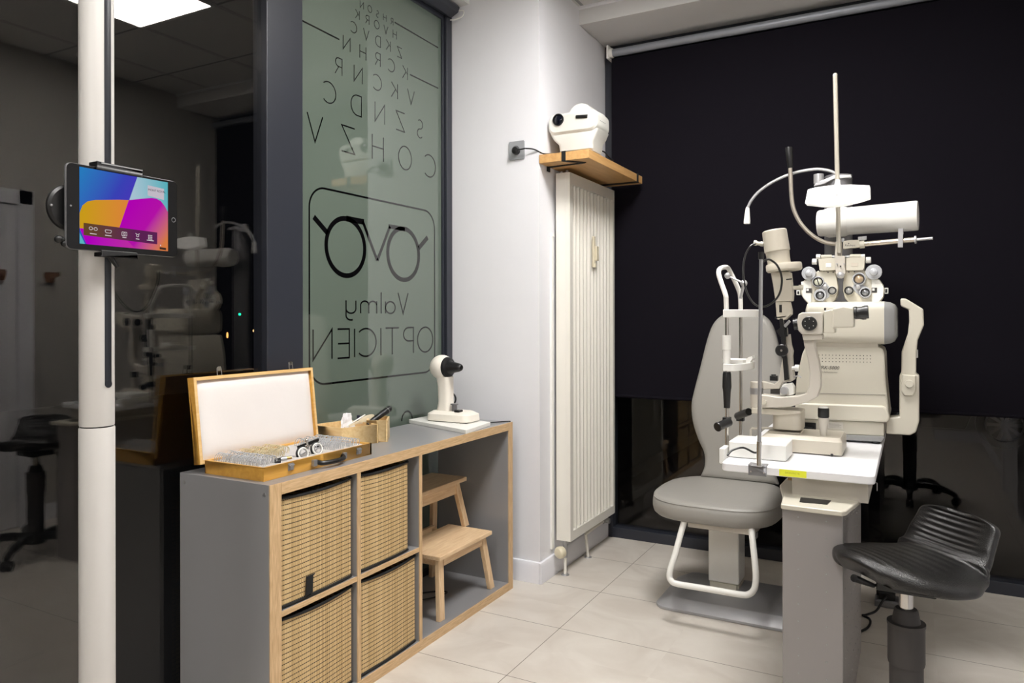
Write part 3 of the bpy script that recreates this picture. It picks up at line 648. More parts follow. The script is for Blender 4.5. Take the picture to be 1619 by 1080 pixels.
dn = (q - p).normalized(); MB().tube([p - dn * .012, p, p + dn * .02, q - dn * .02, q, q + dn * .008], [.006, .007, .011, .013, .012, .006], 16).done('handle', M_black, t)
MB().torus(q - dn * .016, .0132, .001, dn, 20, 6).done('ring_mark', M_steel, t)
c = WX(566, 660, -1.955); tag(MB().cyl(c + Vector((0, 0, -.04)), c + Vector((.0, .004, .008)), .006, .007, 14).done('marker_pen', mat('navy_cap', (38, 40, 60), .4)), 'small dark pen end between the tissue and the white stick', 'pen')
# ------------------------------------------------------------------ keratometer on its board
bd = MB(); P4 = [(-2.026, 2.748), (-1.625, 2.60), (-1.655, 2.852), (-2.022, 2.965)]
bd.prism([(x, y, .7702) for x, y in P4], (0, 0, .0165)); tag(bd.done('white_board', M_white, bevel=.0015), 'white square board on the far end of the shelf unit', 'board')
t = thing('keratometer', 'ivory eye measuring instrument with a black cone, on the white board', 'instrument', (-1.84, 2.81, .787))
def rring(x0, x1, y0, y1, r, z): return [(a, b, z) for a, b in rrect(x0, x1, y0, y1, r, 6)]
mb = MB(); mb.loft([rring(-1.935, -1.712, 2.748, 2.872, .03, .790), rring(-1.937, -1.710, 2.746, 2.874, .03, .794), rring(-1.935, -1.714, 2.748, 2.872, .03, .820), rring(-1.915, -1.745, 2.765, 2.86, .025, .833)]); mb.done('base', M_kerat, t, bevel=.002)
MB().box(-1.925, -1.722, 2.757, 2.865, .7868, .7905).done('foot', M_black, t)
mb = MB(); mb.loft([rring(-1.90, -1.825, 2.775, 2.845, .02, .832), rring(-1.895, -1.832, 2.780, 2.84, .02, .87), rring(-1.898, -1.833, 2.780, 2.84, .02, .94), rring(-1.905, -1.835, 2.778, 2.842, .02, .985)]); mb.done('column', M_kerat, t)
hc = Vector((-1.885, 2.81, 1.027)); MB().ball(hc, .056, (1.02, 1, 1), 32).done('head', M_kerat, t)
ax = Vector((1, -.12, .02)).normalized()
bc = MB().lathe([(.044, .022), (.047, .032), (.045, .042), (.033, .049)], hc, ax).done('black_shroud', M_black, t)
MB().lathe([(.0315, .048), (.0265, .060), (.0195, .098), (.0185, .102), (.0135, .113), (.011, .115), (.0085, .110)], hc, ax).done('cone', M_black, bc)
MB().box(-1.79, -1.762, 2.76, 2.795, .832, .842, M=None).done('dial_knob', M_black, t, bevel=.004)
MB().lathe([(.004, 0), (.018, .001), (.018, .005), (.004, .006)], (-1.805, 2.79, .862), (0, 0, 1)).lathe([(.012, -.03), (.012, 0)], (-1.805, 2.79, .862)).done('side_wheel', M_alu, t)
MB().torus((-1.865, 2.85, .88), .028, .004, (0, 1, 0), 24, 8).done('cable_loop', M_black, t)
# cable up to the wall beside it is only a short lead
tag(MB().tube(spline([(-1.70, 2.9, .7735), (-1.66, 2.97, .7735), (-1.63, 2.995, .7735)], 6), .0025, 8).done('thin_lead', M_black), 'thin dark lead lying on the far corner of the shelf unit top', 'cable')
# ------------------------------------------------------------------ wall socket and cable
t = thing('wall_socket', 'brushed metal wall socket with a black plug on the white wall', 'socket', (-1.66, CY, 2.05))
s0, s1 = W(806, 252, CY), W(830, 225, CY)
MB().prism([(x, CY, z) for x, z in rrect(s0.x, s1.x, 2.008, 2.096, .006, 4)], (0, -.008, 0)).done('plate', mat('satin_plate', (172, 174, 178), .4, .3), t, bevel=.001)
MB().lathe([(.022, 0), (.022, .002)], (-1.664, CY - .008, 2.052), (0, -1, 0)).done('insert', M_alu, t)
pl = W(816, 238.5, CY - .02)
tp = thing('power_plug', 'black plug in the wall socket with its lead running to the projector shelf', 'plug', pl)
MB().lathe([(.0165, -.012), (.0175, 0), (.0165, .012), (.008, .016)], (pl.x, CY - .022, pl.z), (0, -1, 0)).done('plug_body', M_black, tp)
sh_top = 2.02
MB().tube(spline([(pl.x + .01, CY - .034, pl.z), (pl.x + .05, CY - .04, pl.z), (-1.60, CY - .03, pl.z + .003), (-1.565, CY - .012, 2.045), (-1.53, 3.135, sh_top + .006), (-1.50, 3.16, sh_top + .006), (-1.47, 3.19, sh_top + .006)], 6), .0035, 8).done('lead', M_black, tp)
# ------------------------------------------------------------------ projector shelf
t = thing('wall_shelf', 'honey wood wall shelf on black brackets above the radiator', 'shelf', (-1.41, 3.49, 1.98))
MB().box(CX + .001, -1.29, 3.118, 3.872, 1.978, 2.018).done('board', M_shelf, t, bevel=.0015)
for yb in (3.19, 3.78):
    mb = MB()
    if yb < 3.3:
        a = WX(891, 246, -1.41).x if False else -1.415
        mb.box(-1.425, -1.405, 3.114, 3.118, 1.974, 2.022); mb.box(-1.425, -1.405, 3.114, 3.15, 2.018, 2.021); 
        mb.prism([(-1.425, 3.114, 1.9775), (-1.405, 3.114, 1.9775), (-1.335, 3.195, 1.9775), (-1.355, 3.2, 1.9775)], (0, 0, -.004))
        mb.prism([(-1.335, 3.19, 1.9775), (-1.345, 3.205, 1.9775), (CX + .002, 3.225, 1.9775), (CX + .002, 3.205, 1.9775)], (0, 0, -.004)); mb.box(CX + .001, CX + .006, 3.2, 3.23, 1.955, 1.978)
    else: mb.box(CX + .001, -1.285, yb, yb + .022, 1.972, 1.978); mb.box(-1.29, -1.286, yb, yb + .022, 1.972, 2.02); mb.box(CX + .001, CX + .006, yb, yb + .022, 1.9, 1.978)
    mb.done('bracket', M_blackm, t, bevel=.0006, seg=1)
# chart projector
t = thing('chart_projector', 'off-white eye chart projector on the wooden wall shelf', 'projector', (-1.40, 3.27, sh_top))
YP = 3.19; X0 = W(866, 190, YP).x; X1 = W(945, 190, YP).x; cx_ = (X0 + X1) / 2; hw = (X1 - X0) / 2
ZT, ZM, ZL = 2.222, 2.12, 2.045
def pr(hw_, z0_, z1_, r, y, dx=0): return [(a, y, b) for a, b in rrect(cx_ - hw_ + dx, cx_ + hw_ + dx, z0_, z1_, r, 7)]
mb = MB(); mb.loft([pr(hw - .012, ZM + .012, ZT - .012, .03, YP - .004), pr(hw - .003, ZM + .003, ZT - .003, .036, YP + .004), pr(hw, ZM, ZT, .038, YP + .015), pr(hw, ZM - .002, ZT + .004, .038, YP + .10), pr(hw - .004, ZM - .002, ZT + .002, .038, YP + .155), pr(hw - .03, ZM + .02, ZT - .02, .03, YP + .185)]); hd = mb.done('head_housing', M_cream if False else mat('projector_shell', (220, 219, 212), .38), t)
M_proj = hd.data.materials[0]
mb = MB(); mb.loft([[(a, b, z) for a, b in rrect(cx_ - w + dx, cx_ + w + dx, y0, y1, .018, 5)] for w, y0, y1, z, dx in ((hw - .045, YP + .02, YP + .13, sh_top + .012, .012), (hw - .042, YP + .008, YP + .145, sh_top + .022, .012), (hw - .04, YP + .006, YP + .15, ZM - .045, .01), (hw - .02, YP + .004, YP + .16, ZM - .02, .004), (hw - .004, YP + .008, YP + .165, ZM + .012, 0))]); mb.done('lower_housing', M_proj, t)
mb = MB(); mb.lathe([(.060, 0), (.062, .01), (.062, .10), (.054, .112)], (cx_ + .025, YP + .035, ZT - .018), (0, 1, 0), 40); mb.done('top_dome', M_proj, t)
lc = W(883, 189.5, YP - .004)
lb = MB().lathe([(.028, -.004), (.028, .004), (.0245, .004), (.0235, -.002), (.004, -.003)], (lc.x, YP - .007, lc.z), (0, -1, 0)).done('lens_ring', M_black, t); MB().lathe([(.0225, 0), (.018, .003), (.002, .005)], (lc.x, YP - .006, lc.z), (0, -1, 0)).done('lens', M_lensblack, lb)
a, b = W(909, 185, YP - .006), W(930.5, 183.5, YP - .006)
MB().tube([(a.x + .006, YP - .004, a.z), (b.x - .006, YP - .004, b.z)], .0085, 12).done('sensor_window', M_black, t)
MB().box(cx_ - hw - .0003, cx_ + hw + .0005, YP + .03, YP + .1, 2.169, 2.1705).done('seam', M_alu, t)
MB().lathe([(.026, 0), (.028, .004), (.024, .008)], (cx_ - .03, YP + .0, sh_top + .0), (0, 0, 1)).done('foot_ring', M_black, t)
mb = MB(); mb.cyl((cx_ + .05, YP + .06, sh_top), (cx_ + .05, YP + .06, sh_top + .02), .008, n=14); mb.cyl((cx_ + .07, YP + .1, sh_top), (cx_ + .07, YP + .1, sh_top + .02), .009, n=14); mb.cyl((cx_ - .03, YP + .12, sh_top), (cx_ - .03, YP + .12, sh_top + .02), .009, n=14); mb.done('foot', M_steel, t)
MB().tube(spline([(cx_ + .08, YP + .12, sh_top + .03), (cx_ + .1, YP + .15, sh_top + .03), (cx_ + .115, YP + .18, sh_top + .006), (cx_ + .11, YP + .25, sh_top + .005)], 6), .0035, 8).done('cable', M_black, t)
# ------------------------------------------------------------------ radiator
t = thing('radiator', 'tall white ribbed panel radiator on the wall under the shelf', 'radiator', (-1.49, 3.57, 0))
RX0, RX1, RY0, RY1, RZ0, RZ1 = -1.526, -1.452, 3.27, 3.877, .168, 1.955
MB().box(RX0, RX1 - .0232, RY0, RY1, RZ0, RZ1).done('body', M_rad, t)
y0, y1 = RY0 + .035, RY1 - .025; n = 12; pitch = (y1 - y0) / n
for q in ((RX1 - .023, RX1, RY0, y0, RZ0, RZ1), (RX1 - .023, RX1, y1, RY1, RZ0, RZ1), (RX1 - .023, RX1, y0 + .0002, y1 - .0002, RZ0, RZ0 + .045), (RX1 - .023, RX1, y0 + .0002, y1 - .0002, RZ1 - .055, RZ1)):
    MB().box(*q).done('face_border', M_rad, t)
for k in range(1, n):
    yc = y0 + k * pitch
    MB().prism([(RX1 - .0229 + a, yc + b, RZ0 + .046) for a, b in ((0, -.009), (.016, -.006), (.019, -.004), (.019, .004), (.016, .006), (0, .009))], (0, 0, RZ1 - RZ0 - .102)).done('rib', M_rad, t)
mb = MB(); mb.cyl((-1.48, 3.30, RZ1), (-1.48, 3.30, RZ1 + .016), .008, n=14); mb.cyl((-1.505, 3.29, RZ1), (-1.505, 3.29, RZ1 + .01), .006, n=12); mb.done('bleed_plug', M_steel, t, bevel=.001)
v = WX(885, 870, -1.50)
kn = MB().lathe([(.014, -.02), (.026, -.016), (.029, -.005), (.028, .01), (.022, .018), (.016, .020)], (-1.495, 3.245, .118), (-.35, -1, 0)).done('thermostat_knob', M_radcream, t)
mb = MB(); mb.cyl((-1.487, 3.285, 0), (-1.487, 3.285, .10), .0075, n=14); mb.cyl((-1.49, 3.58, 0), (-1.49, 3.55, .13), .0075, n=14); mb.cyl((-1.49, 3.55, .13), (-1.49, 3.80, .135), .0075, n=14); mb.done('pipe', M_rad, t)
mb = MB(); mb.cyl((-1.487, 3.285, .085), (-1.487, 3.285, RZ0 + .005), .011, n=14); mb.cyl((-1.487, 3.285, .118), (-1.487, 3.25, .118), .010, n=14); mb.cyl((-1.49, 3.79, .135), (-1.49, 3.85, .135), .013, n=14); mb.cyl((-1.49, 3.81, .13), (-1.49, 3.81, RZ0 + .005), .009, n=14); mb.cyl((-1.49, 3.82, .135), (-1.46, 3.82, .135), .014, n=14); mb.done('valve', M_steel, t)
mb = MB()
for yy in (3.285, 3.58): mb.lathe([(.008, 0), (.02, 0), (.018, .004), (.008, .004)], (-1.487 if yy < 3.5 else -1.49, yy, 0)); 
mb.done('floor_collar', M_steel, t)
a, b = WX(937, 373, -1.44), WX(947, 424, -1.44); yc = (a.y + b.y) / 2
mb = MB(); mb.box(RX1 - .001, RX1 + .012, yc - .020, yc - .002, b.z + .01, a.z); mb.box(RX1 - .001, RX1 + .022, yc - .009, yc + .018, b.z + .035, a.z - .05); mb.cyl((RX1 + .006, yc - .01, b.z), (RX1 + .006, yc - .01, b.z + .02), .011, n=14); mb.done('heat_meter', M_radcream, t, bevel=.002)
t = thing('cable_duct', 'thin white vertical cable duct on the wall left of the radiator', 'cable duct', (-1.535, 3.255, .15))
MB().box(CX + .0, CX + .010, 3.235, 3.250, .13, 1.655).done('duct', M_white, t, bevel=.001); MB().box(CX, CX + .008, 3.254, 3.262, .13, 1.64).done('cord_rail', M_white, t, bevel=.001)
MB().box(CX, CX + .013, 3.232, 3.264, 1.645, 1.66).done('end_cap', M_white, t, bevel=.001)
# ------------------------------------------------------------------ pole with tablet
PCX, PCY, PR = -1.555, .98, .0343
t = thing('white_column', 'tall white round column with a black slot, in front of the left glass', 'column', (PCX, PCY, 0))
def slot_ring(z, r, slot=True):
    out = []; n = 48
    for k in range(n):
        a = 2 * PI * k / n; rr = r
        out.append((PCX + rr * math.cos(a), PCY + rr * math.sin(a), z))
    return out
MB().lathe([(.034, .03), (.0352, .035), (.0352, 1.016), (.034, 1.0185)], (PCX, PCY, 0), n=48).done('lower_column', M_pole, t)
MB().lathe([(.032, 1.0185), (.032, 1.0215)], (PCX, PCY, 0), n=48).done('joint', M_blackm, t)
MB().lathe([(.034, 1.0215), (PR, 1.024), (PR, 2.15), (.032, 2.16)], (PCX, PCY, 0), n=48).done('upper_column', M_pole, t)
sa = math.radians(7)
mb = MB(); rg = []
for z in (1.112, 2.14):
    rg.append([(PCX + rr * math.cos(sa + da), PCY + rr * math.sin(sa + da), z) for rr, da in ((PR - .004, -.24), (PR + .0006, -.24), (PR + .0009, -.12), (PR + .001, 0), (PR + .0009, .12), (PR + .0006, .24), (PR - .004, .24))])
mb.loft(rg); mb.lathe([(.0082, -.004), (.0082, .0012)], (PCX + PR * math.cos(sa), PCY + PR * math.sin(sa), 1.112), (math.cos(sa), math.sin(sa), 0), 20); mb.done('slot', M_slot, t)
MB().lathe([(.15, 0), (.15, .012), (.145, .018), (.04, .03)], (PCX, PCY, 0), n=48).done('base', M_pole, t, bevel=.001)
# tablet holder on the column
TY0, TY1, TZ0, TZ1, TX = .873, 1.127, 1.3925, 1.567, -1.484
t = thing('tablet_holder', 'black clamp holder fixed to the white column behind the tablet', 'holder', (PCX, PCY, 1.48))
MB().box(-1.52, TX - .010, PCY - .02, PCY + .02, 1.40, 1.56).done('arm', M_black, t, bevel=.003)
a, b = WX(150, 262, TX), WX(223, 270, TX)
cl = MB().box(-1.505, TX + .006, a.y, b.y, TZ1 + .001, TZ1 + .011).box(TX + .003, TX + .006, a.y, b.y, TZ1 - .006, TZ1 + .011).done('top_clamp', M_black, t, bevel=.002)
MB().box(TX + .0055, TX + .0065, a.y + .01, b.y, TZ1 + .0075, TZ1 + .010).done('clamp_highlight_strip', M_steel, cl)  # thin pale strip put in as the highlight along the clamp edge
a, b = WX(158, 396, TX), WX(215, 400, TX)
MB().box(-1.505, TX + .006, a.y, b.y, TZ0 - .010, TZ0 - .001).box(TX + .003, TX + .006, a.y, b.y, TZ0 - .010, TZ0 + .003).done('bottom_clamp', M_black, t, bevel=.002)
ctr = WX(104, 318, TX - .02)
dl = MB().lathe([(.042, 0), (.047, .003), (.047, .010), (.042, .014)], (-1.515, .895, 1.478), (1, 0, 0), 40).done('round_plate', M_black, t); MB().ball((-1.50, .853, 1.478), .003, n=10).done('screw', M_steel, dl)
k_ = WX(101, 379, TX - .008)
mb = MB(); mb.cyl((k_.x, k_.y - .01, k_.z), (k_.x, k_.y + .012, k_.z), .005, n=12); mb.ball((k_.x, k_.y - .011, k_.z), .008, n=12); mb.ball((k_.x, k_.y, k_.z - .008), .006, n=12); mb.done('knob', M_black, t)
MB().tube([WX(170, 398, TX - .01), WX(176, 408, TX - .01), WX(186, 423, TX - .005)], [.007, .006, .004], 10).done('lever', M_black, t)
t = thing('tablet', 'tablet with a colourful screen held on the white column', 'tablet', (TX, (TY0 + TY1) / 2, TZ0))
def yz(pts, x): return [(x, a, b) for a, b in pts]
MB().prism(yz(rrect(TY0, TY1, TZ0, TZ1, .012, 8), TX - .008), (.0065, 0, 0)).done('shell', M_alu, t, bevel=.0012)
MB().prism(yz(rrect(TY0 + .001, TY1 - .001, TZ0 + .001, TZ1 - .001, .011, 8), TX - .0018), (.0018, 0, 0)).done('bezel', mat('black_screen_glass', (11, 11, 12), .25, spec=.25), t, bevel=.0004)
# screen corners measured
s_tl, s_tr, s_bl, s_br = WX(124, 262.5, TX), WX(264.5, 289, TX), WX(127, 384.5, TX), WX(266, 398, TX)
SY0, SY1 = (s_tl.y + s_bl.y) / 2, (s_tr.y + s_br.y) / 2; SZ1 = (s_tl.z + s_tr.z) / 2; SZ0 = (s_bl.z + s_br.z) / 2
def sc(u, v): return (SY0 + (SY1 - SY0) * u, SZ1 - (SZ1 - SZ0) * v)   # u right, v down
wl = WLOC['tablet']
def gdir(u0, v0, u1, v1):
    a = Vector((0,) + sc(u0, v0)); b = Vector((0,) + sc(u1, v1)); d = b - a; base = Vector((wl.x, wl.y, wl.z)); p0 = Vector((TX, a.y, a.z)) - base; return d / d.length_squared, p0
ES = .6
def lay(k): return TX + .0001 + .00012 * k
d, p0 = gdir(0, .1, .65, .55); scr = MB().prism(yz([sc(0, 0), sc(1, 0), sc(1, 1), sc(0, 1)], lay(0)), (.0001, 0, 0)).done('screen', egrad('screen_blue', (44, 130, 200), (86, 50, 196), d, p0, ES, (62, 70, 192)), t, flat=True)
def layer(name, pts, M_, k): return MB().prism(yz([sc(*p) for p in pts], lay(k)), (.0001, 0, 0)).done(name, M_, scr, flat=True)
d, p0 = gdir(.6, .3, 1, .2); layer('teal_area', [(.63, 0), (1, 0), (1, .5), (.53, .5)] + [(.53, .36)], egrad('screen_teal', (176, 206, 222), (96, 186, 198), d, p0, ES), 1)
d, p0 = gdir(.05, .5, .5, .5)
org = [(.53, .34), (.42, .355), (.16, .405), (.08, .44), (.03, .50), (.0, .60), (0, .80), (.05, .83), (.42, .80)]
layer('orange_area', org, egrad('screen_orange', (214, 164, 30), (232, 140, 60), d, p0, ES), 2)
d, p0 = gdir(.45, .45, .95, .9)
mg = [(.53, .34), (.70, .30), (.82, .265), (.88, .28), (.95, .34), (1, .43), (1, 1), (.04, 1), (.0, .80), (.36, .93)]
layer('magenta_area', [(.53, .34), (.68, .295), (.80, .26), (.86, .262), (.91, .285), (.96, .35), (1, .43), (1, 1), (.42, 1), (.40, .82)], egrad('screen_magenta', (186, 0, 190), (226, 130, 70), d, p0, ES, (190, 20, 176)), 3)
d, p0 = gdir(.1, .9, .8, 1.0)
layer('lower_band', [(.0, .80), (.42, .80), (.6, 1), (.07, 1)], egrad('screen_magenta2', (186, 0, 200), (208, 60, 150), d, p0, ES), 4)
layer('teal_corner', [(0, .86), (.055, 1), (0, 1)], emat('screen_tealc', (96, 190, 200), ES), 5)
layer('logo_plate', [(.75, .09), (.95, .105), (.95, .265), (.75, .235)], emat('screen_plate', (206, 198, 210), ES), 5)
layer('menu_bar', [(.04, .725), (.865, .745), (.865, .915), (.04, .885)], egrad('screen_bar', (120, 84, 52), (110, 44, 100), gdir(.1, .8, .6, .8)[0], gdir(.1, .8, .6, .8)[1], ES * .75), 5)
M_icon = emat('screen_icon', (225, 215, 220), ES)
mb = MB()
def sline(pts, w=.0011, close=False):
    P = [Vector(sc(*p)) for p in pts]; P = P + [P[0]] if close else P
    for a, b in zip(P, P[1:]):
        dd = (b - a).normalized(); nn = Vector((-dd.y, dd.x)) * w / 2
        mb.prism(yz([a + nn, b + nn, b - nn, a - nn], lay(6)), (.0001, 0, 0))
def oval(cu, cv, ru, rv): return [(cu + ru * math.cos(2 * PI * k / 14), cv + rv * math.sin(2 * PI * k / 14)) for k in range(14)]
sline(oval(.115, .787, .018, .02), close=True); sline(oval(.165, .79, .018, .02), close=True)
sline([(.27, .785), (.33, .785), (.335, .80), (.325, .825), (.275, .825), (.265, .80)], close=True)
sline([(.45, .79), (.505, .79), (.505, .84), (.45, .84)], close=True); sline(oval(.478, .815, .010, .015), close=True)
sline(oval(.63, .82, .015, .016), close=True); sline([(.605, .79), (.625, .80)]); sline([(.655, .79), (.635, .80)])
for a in (0, 1, 2):
    for b in (0, 1, 2): sline([(.755 + a * .018, .80 + b * .024), (.767 + a * .018, .80 + b * .024)], .0022)
for cu, wv in ((.14, .035), (.30, .035), (.478, .022), (.63, .02), (.78, .042)): sline([(cu - wv, .855 + (cu - .14) * .02), (cu + wv, .858 + (cu - .14) * .02)], .0016)
sline([(.90, .925), (.912, .925)], .003)
mb.done('menu_icons', M_icon, scr, flat=True)
layer('small_badge', [(.895, .95), (.975, .955), (.975, .988), (.895, .982)], emat('screen_badge', (70, 50, 40), ES), 5)
Mtx = Matrix.Translation((lay(6), sc(.755, 0)[0], sc(0, .165)[1])) @ Matrix(((0, 0, 1, 0), (1, 0, 0, 0), (0, 1, 0, 0), (0, 0, 0, 1)))
text_mesh('MONT ROYAL', .0068, None, scr, 'logo_text', Mtx, extr=.00005, mat_=emat('screen_logo', (60, 44, 60), ES * .5))
MB().torus((TX + .0002, TY1 - .0105, (TZ0 + TZ1) / 2 - .002), .0048, .0005, (1, 0, 0), 24, 6).done('home_button', M_alu, t)
MB().lathe([(.002, 0), (.002, .0003)], (TX, TY0 + .009, (TZ0 + TZ1) / 2), (1, 0, 0), 12).done('camera_dot', M_alu, t)
# ------------------------------------------------------------------ exam chair
def mpp(x, Y):
    return Y / ray(x, 540).y / F_PX
t = thing('exam_chair', 'grey padded examination chair with a white footrest, facing the viewer', 'chair', (-.735, 3.3, 0))
def plan(x0, x1, y0, y1, r, z, n=6): return [(a, b, z) for a, b in rrect(x0, x1, y0, y1, r, n)]
mb = MB(); mb.loft([plan(-.985, -.345, 3.09, 3.53, .06, .001), plan(-.985, -.345, 3.09, 3.53, .06, .012), plan(-.93, -.345, 3.13, 3.49, .04, .045), plan(-.925, -.35, 3.135, 3.485, .04, .047)])
mb.done('base_plate', mat('chair_base_silver', (168, 168, 171), .4, .25), t, bevel=.002)
MB().box(-.806, -.672, 3.335, 3.47, .07, .43).done('pedestal', M_white, t, bevel=.006)
MB().box(-.797, -.681, 3.328, 3.475, .047, .0698).box(-.804, -.676, 3.35, 3.46, .046, .062).done('pedestal_collar', M_cream, t, bevel=.002)
a, b = W(1087, 815, 3.03), W(1194, 834, 3.03)
MB().box(a.x, b.x, 3.03, 3.42, .385, .424).done('seat_frame', M_beige, t, bevel=.004)
MB().box(b.x - .004, b.x + .004, 3.04, 3.07, .372, .394).box(a.x - .002, a.x + .006, 3.04, 3.07, .385, .40).done('frame_bracket', M_alu, t, bevel=.001)
px = [(1085, 813, 3.035), (1078, 838, 3.01), (1068, 875, 2.975), (1060, 900, 2.955), (1058.5, 912, 2.95), (1062, 919, 2.945), (1072, 923.5, 2.945), (1120, 931.5, 2.945), (1170, 940, 2.945), (1183, 940, 2.945), (1191, 934, 2.945), (1194.5, 924, 2.95), (1195, 905, 2.96), (1191, 865, 3.0), (1187.5, 832, 3.035)]
MB().tube(spline([W(*p) for p in px], 4), .0125, 14).done('footrest', M_white, t)
# seat: outline squarer at the front
def seat_ring(k, z, dy=0):
    out = []
    for i in range(40):
        a = 2 * PI * i / 40; ca, sa_ = math.cos(a), math.sin(a); p = 2 / 3.5
        x = math.copysign(abs(ca) ** p, ca) * .268; y = math.copysign(abs(sa_) ** p, sa_) * .275
        if y > 0: x *= 1 - .25 * (y / .275) ** 2
        out.append((-.733 + x * k, 3.265 + y * k + dy, z - (.012 * max(0, -y / .275) ** 2 if k > .5 else 0)))
    return out
mb = MB(); mb.loft([seat_ring(.80, .421), seat_ring(.95, .423), seat_ring(.985, .432), seat_ring(1.0, .450), seat_ring(1.0, .472), seat_ring(.982, .492), seat_ring(.94, .502), seat_ring(.85, .508), seat_ring(.6, .510), seat_ring(.3, .509)])
st_ = mb.done('seat', M_leather, t, angle=70)
MB().tube([Vector(p) + Vector((0, 0, .001)) for p in seat_ring(.984, .4915)], .0016, 6, close=True).done('seam_piping', M_leather, st_)
# backrest
XC = -.70; YR = 3.50
lp = [(1150, 494), (1136, 499), (1124, 511), (1115, 535), (1105, 580), (1096, 620), (1093, 642), (1096, 668), (1105, 695), (1114, 715), (1116, 735), (1110, 752)]
L_ = [W(x, y, YR) for x, y in lp]; Lx = [(p.x, p.z) for p in spline([(p.x, 0, p.z) for p in L_], 4)]
full = Lx + [(2 * XC - x, z) for x, z in Lx[::-1]]
zc = sum(z for x, z in full) / len(full)
def back_ring(k, y):
    o_ = []
    for x, z in full:
        curve = .10 * max(0, (z - .55)) - (.10 * max(0, .62 - z))
        sag = .02 * ((x - XC) / .2) ** 2
        o_.append((XC + (x - XC) * k, y + curve - sag + 0, zc + (z - zc) * (1 - (1 - k) * .45)))
    return o_
mb = MB(); mb.loft([back_ring(.86, YR - .028), back_ring(.94, YR - .025), back_ring(.985, YR - .012), back_ring(1.0, YR + .005), back_ring(.985, YR + .025), back_ring(.94, YR + .034)])
bk = mb.done('backrest', M_leather, t, angle=60)
mb = MB()
MB().box(-.78, -.62, 3.46, 3.52, .43, .52).done('back_support', M_alu, t, bevel=.004)
a, b = W(1085, 812, 3.12), W(1052, 815, 3.12)
MB().tube([a, b], [.006, .009], 10).done('lever', M_black, t)
# ------------------------------------------------------------------ instrument unit: column, cap, drawer, table
t = thing('instrument_table', 'white instrument table on a grey riveted column, yellow label on its edge', 'table', (-.25, 2.7, 0))
TYF = 2.335
MB().box(-.334, -.171, 2.27, 3.085, 0, .698).done('column', M_unit, t, bevel=.004)
mb = MB()
for k in range(14):
    z = .675 - k * .05
    for x in (-.29, -.215): mb.ball((x, 2.2695, z - (x + .29) * .03), .0022, (1, .5, 1), 8)
for j in range(9):
    for k in range(14):
        mb.ball((-.1705, 2.33 + j * .085 + (k % 2) * .02, .67 - k * .05 - (j % 3) * .012), .0022, (.5, 1, 1), 8)
mb.done('rivets', M_steel, t)
cp = [WZ(1234.5, 798, .712), WZ(1331, 810, .712), WZ(1338, 809, .712), WZ(1362, 790, .712)]
cp = [(p.x, p.y, .699) for p in cp] + [(-.13, 2.62, .699), (-.15, 3.09, .699), (-.355, 3.09, .699), (-.375, 2.5, .699)]
cp.append((WZ(1238, 785, .712).x, WZ(1238, 785, .712).y, .699))
MB().prism(cp, (0, 0, .015)).done('cap', M_cream, t, bevel=.004)
sl = [WZ(1266, 787, .7145), WZ(1264, 794, .7145), WZ(1308, 798, .7145), WZ(1314, 792, .7145)]
MB().prism([(p.x, p.y, .7135) for p in sl], (0, 0, .0025)).done('cable_slot', M_black, t)
dy = 2.385; a, b = W(1252, 770, dy), W(1373, 780, dy); dz = W(1300, 789, dy).z
dr = MB().box(a.x, b.x, dy, 3.1, dz, .7735).done('drawer_box', M_beige, t, bevel=.002)
MB().cyl((a.x - .002, dy + .02, .755), (a.x - .014, dy + .02, .755), .004, n=10).done('lock_knob', M_brass, dr)
MB().tube([(b.x, dy + .05, .768), (b.x + .022, dy + .02, .768), (b.x + .022, dy + .02, .745)], .0015, 6).done('wire_hook', M_steel, dr)
tx0, tx1 = -.525, -.093
mb = MB(); mb.prism([(x, y, .774) for x, y in rrect(tx0, tx1, TYF, 3.36, .022, 6)], (0, 0, .026)); mb.done('tabletop', M_tabletop, t, bevel=.004)
a, b = W(1232, 745, TYF - .001), W(1275, 752, TYF - .001)
lb_ = MB().prism([(a.x, TYF - .0008, .7765), (b.x, TYF - .0008, .7765), (b.x, TYF - .0008, .7965), (a.x, TYF - .0008, .7965)], (0, .0004, 0)).done('yellow_label', M_yellow, t)
MZ = Matrix(((1, 0, 0, 0), (0, 0, -1, 0), (0, 1, 0, 0), (0, 0, 0, 1)))
text_mesh('DESINFECTE', .0075, None, lb_, 'label_text', Matrix.Translation((a.x + .016, TYF - .0009, .785)) @ MZ, extr=.0001, mat_=M_ytext)
# chin-rest bracket block on the table's left corner and cable cover box
# ------------------------------------------------------------------ cable rod clamped on the table edge
t = thing('cable_rod', 'thin steel rod clamped to the table edge, a black cable looping from its top', 'rod', W(1202, 745, TYF - .01))
YRD = TYF - .012
rp, rq = W(1200, 738, YRD), W(1203.5, 408, YRD)
MB().tube([rp, rq], .0058, 14).done('rod', M_steel, t)
MB().tube([rp.lerp(rq, .0), rp.lerp(rq, .12)], .0075, 14).done('rod_socket', M_chrome, t)
MB().tube([rq + Vector((0, 0, -.004)), rq + Vector((0, 0, .018))], .0085, 14).done('rod_tip', M_black, t)
a, b = W(1183, 737, TYF - .004), W(1212, 752, TYF - .004)
c2 = MB().box(a.x, b.x, TYF - .004, TYF, .770, .801).box(a.x, b.x, TYF - .004, TYF + .03, .801, .8035).box(a.x + .01, b.x - .01, TYF - .02, TYF - .004, .801, .8035).done('clamp_plate', M_alu, t, bevel=.001)
MB().cyl((a.x + .008, TYF - .0045, .782), (a.x + .008, TYF - .006, .782), .0025, n=10).cyl((b.x - .008, TYF - .0045, .782), (b.x - .008, TYF - .006, .782), .0025, n=10).done('clamp_screws', M_chrome, c2)
pts = [(1203, 402, YRD), (1206, 385 + 23, YRD), (1210, 413.0, YRD)]
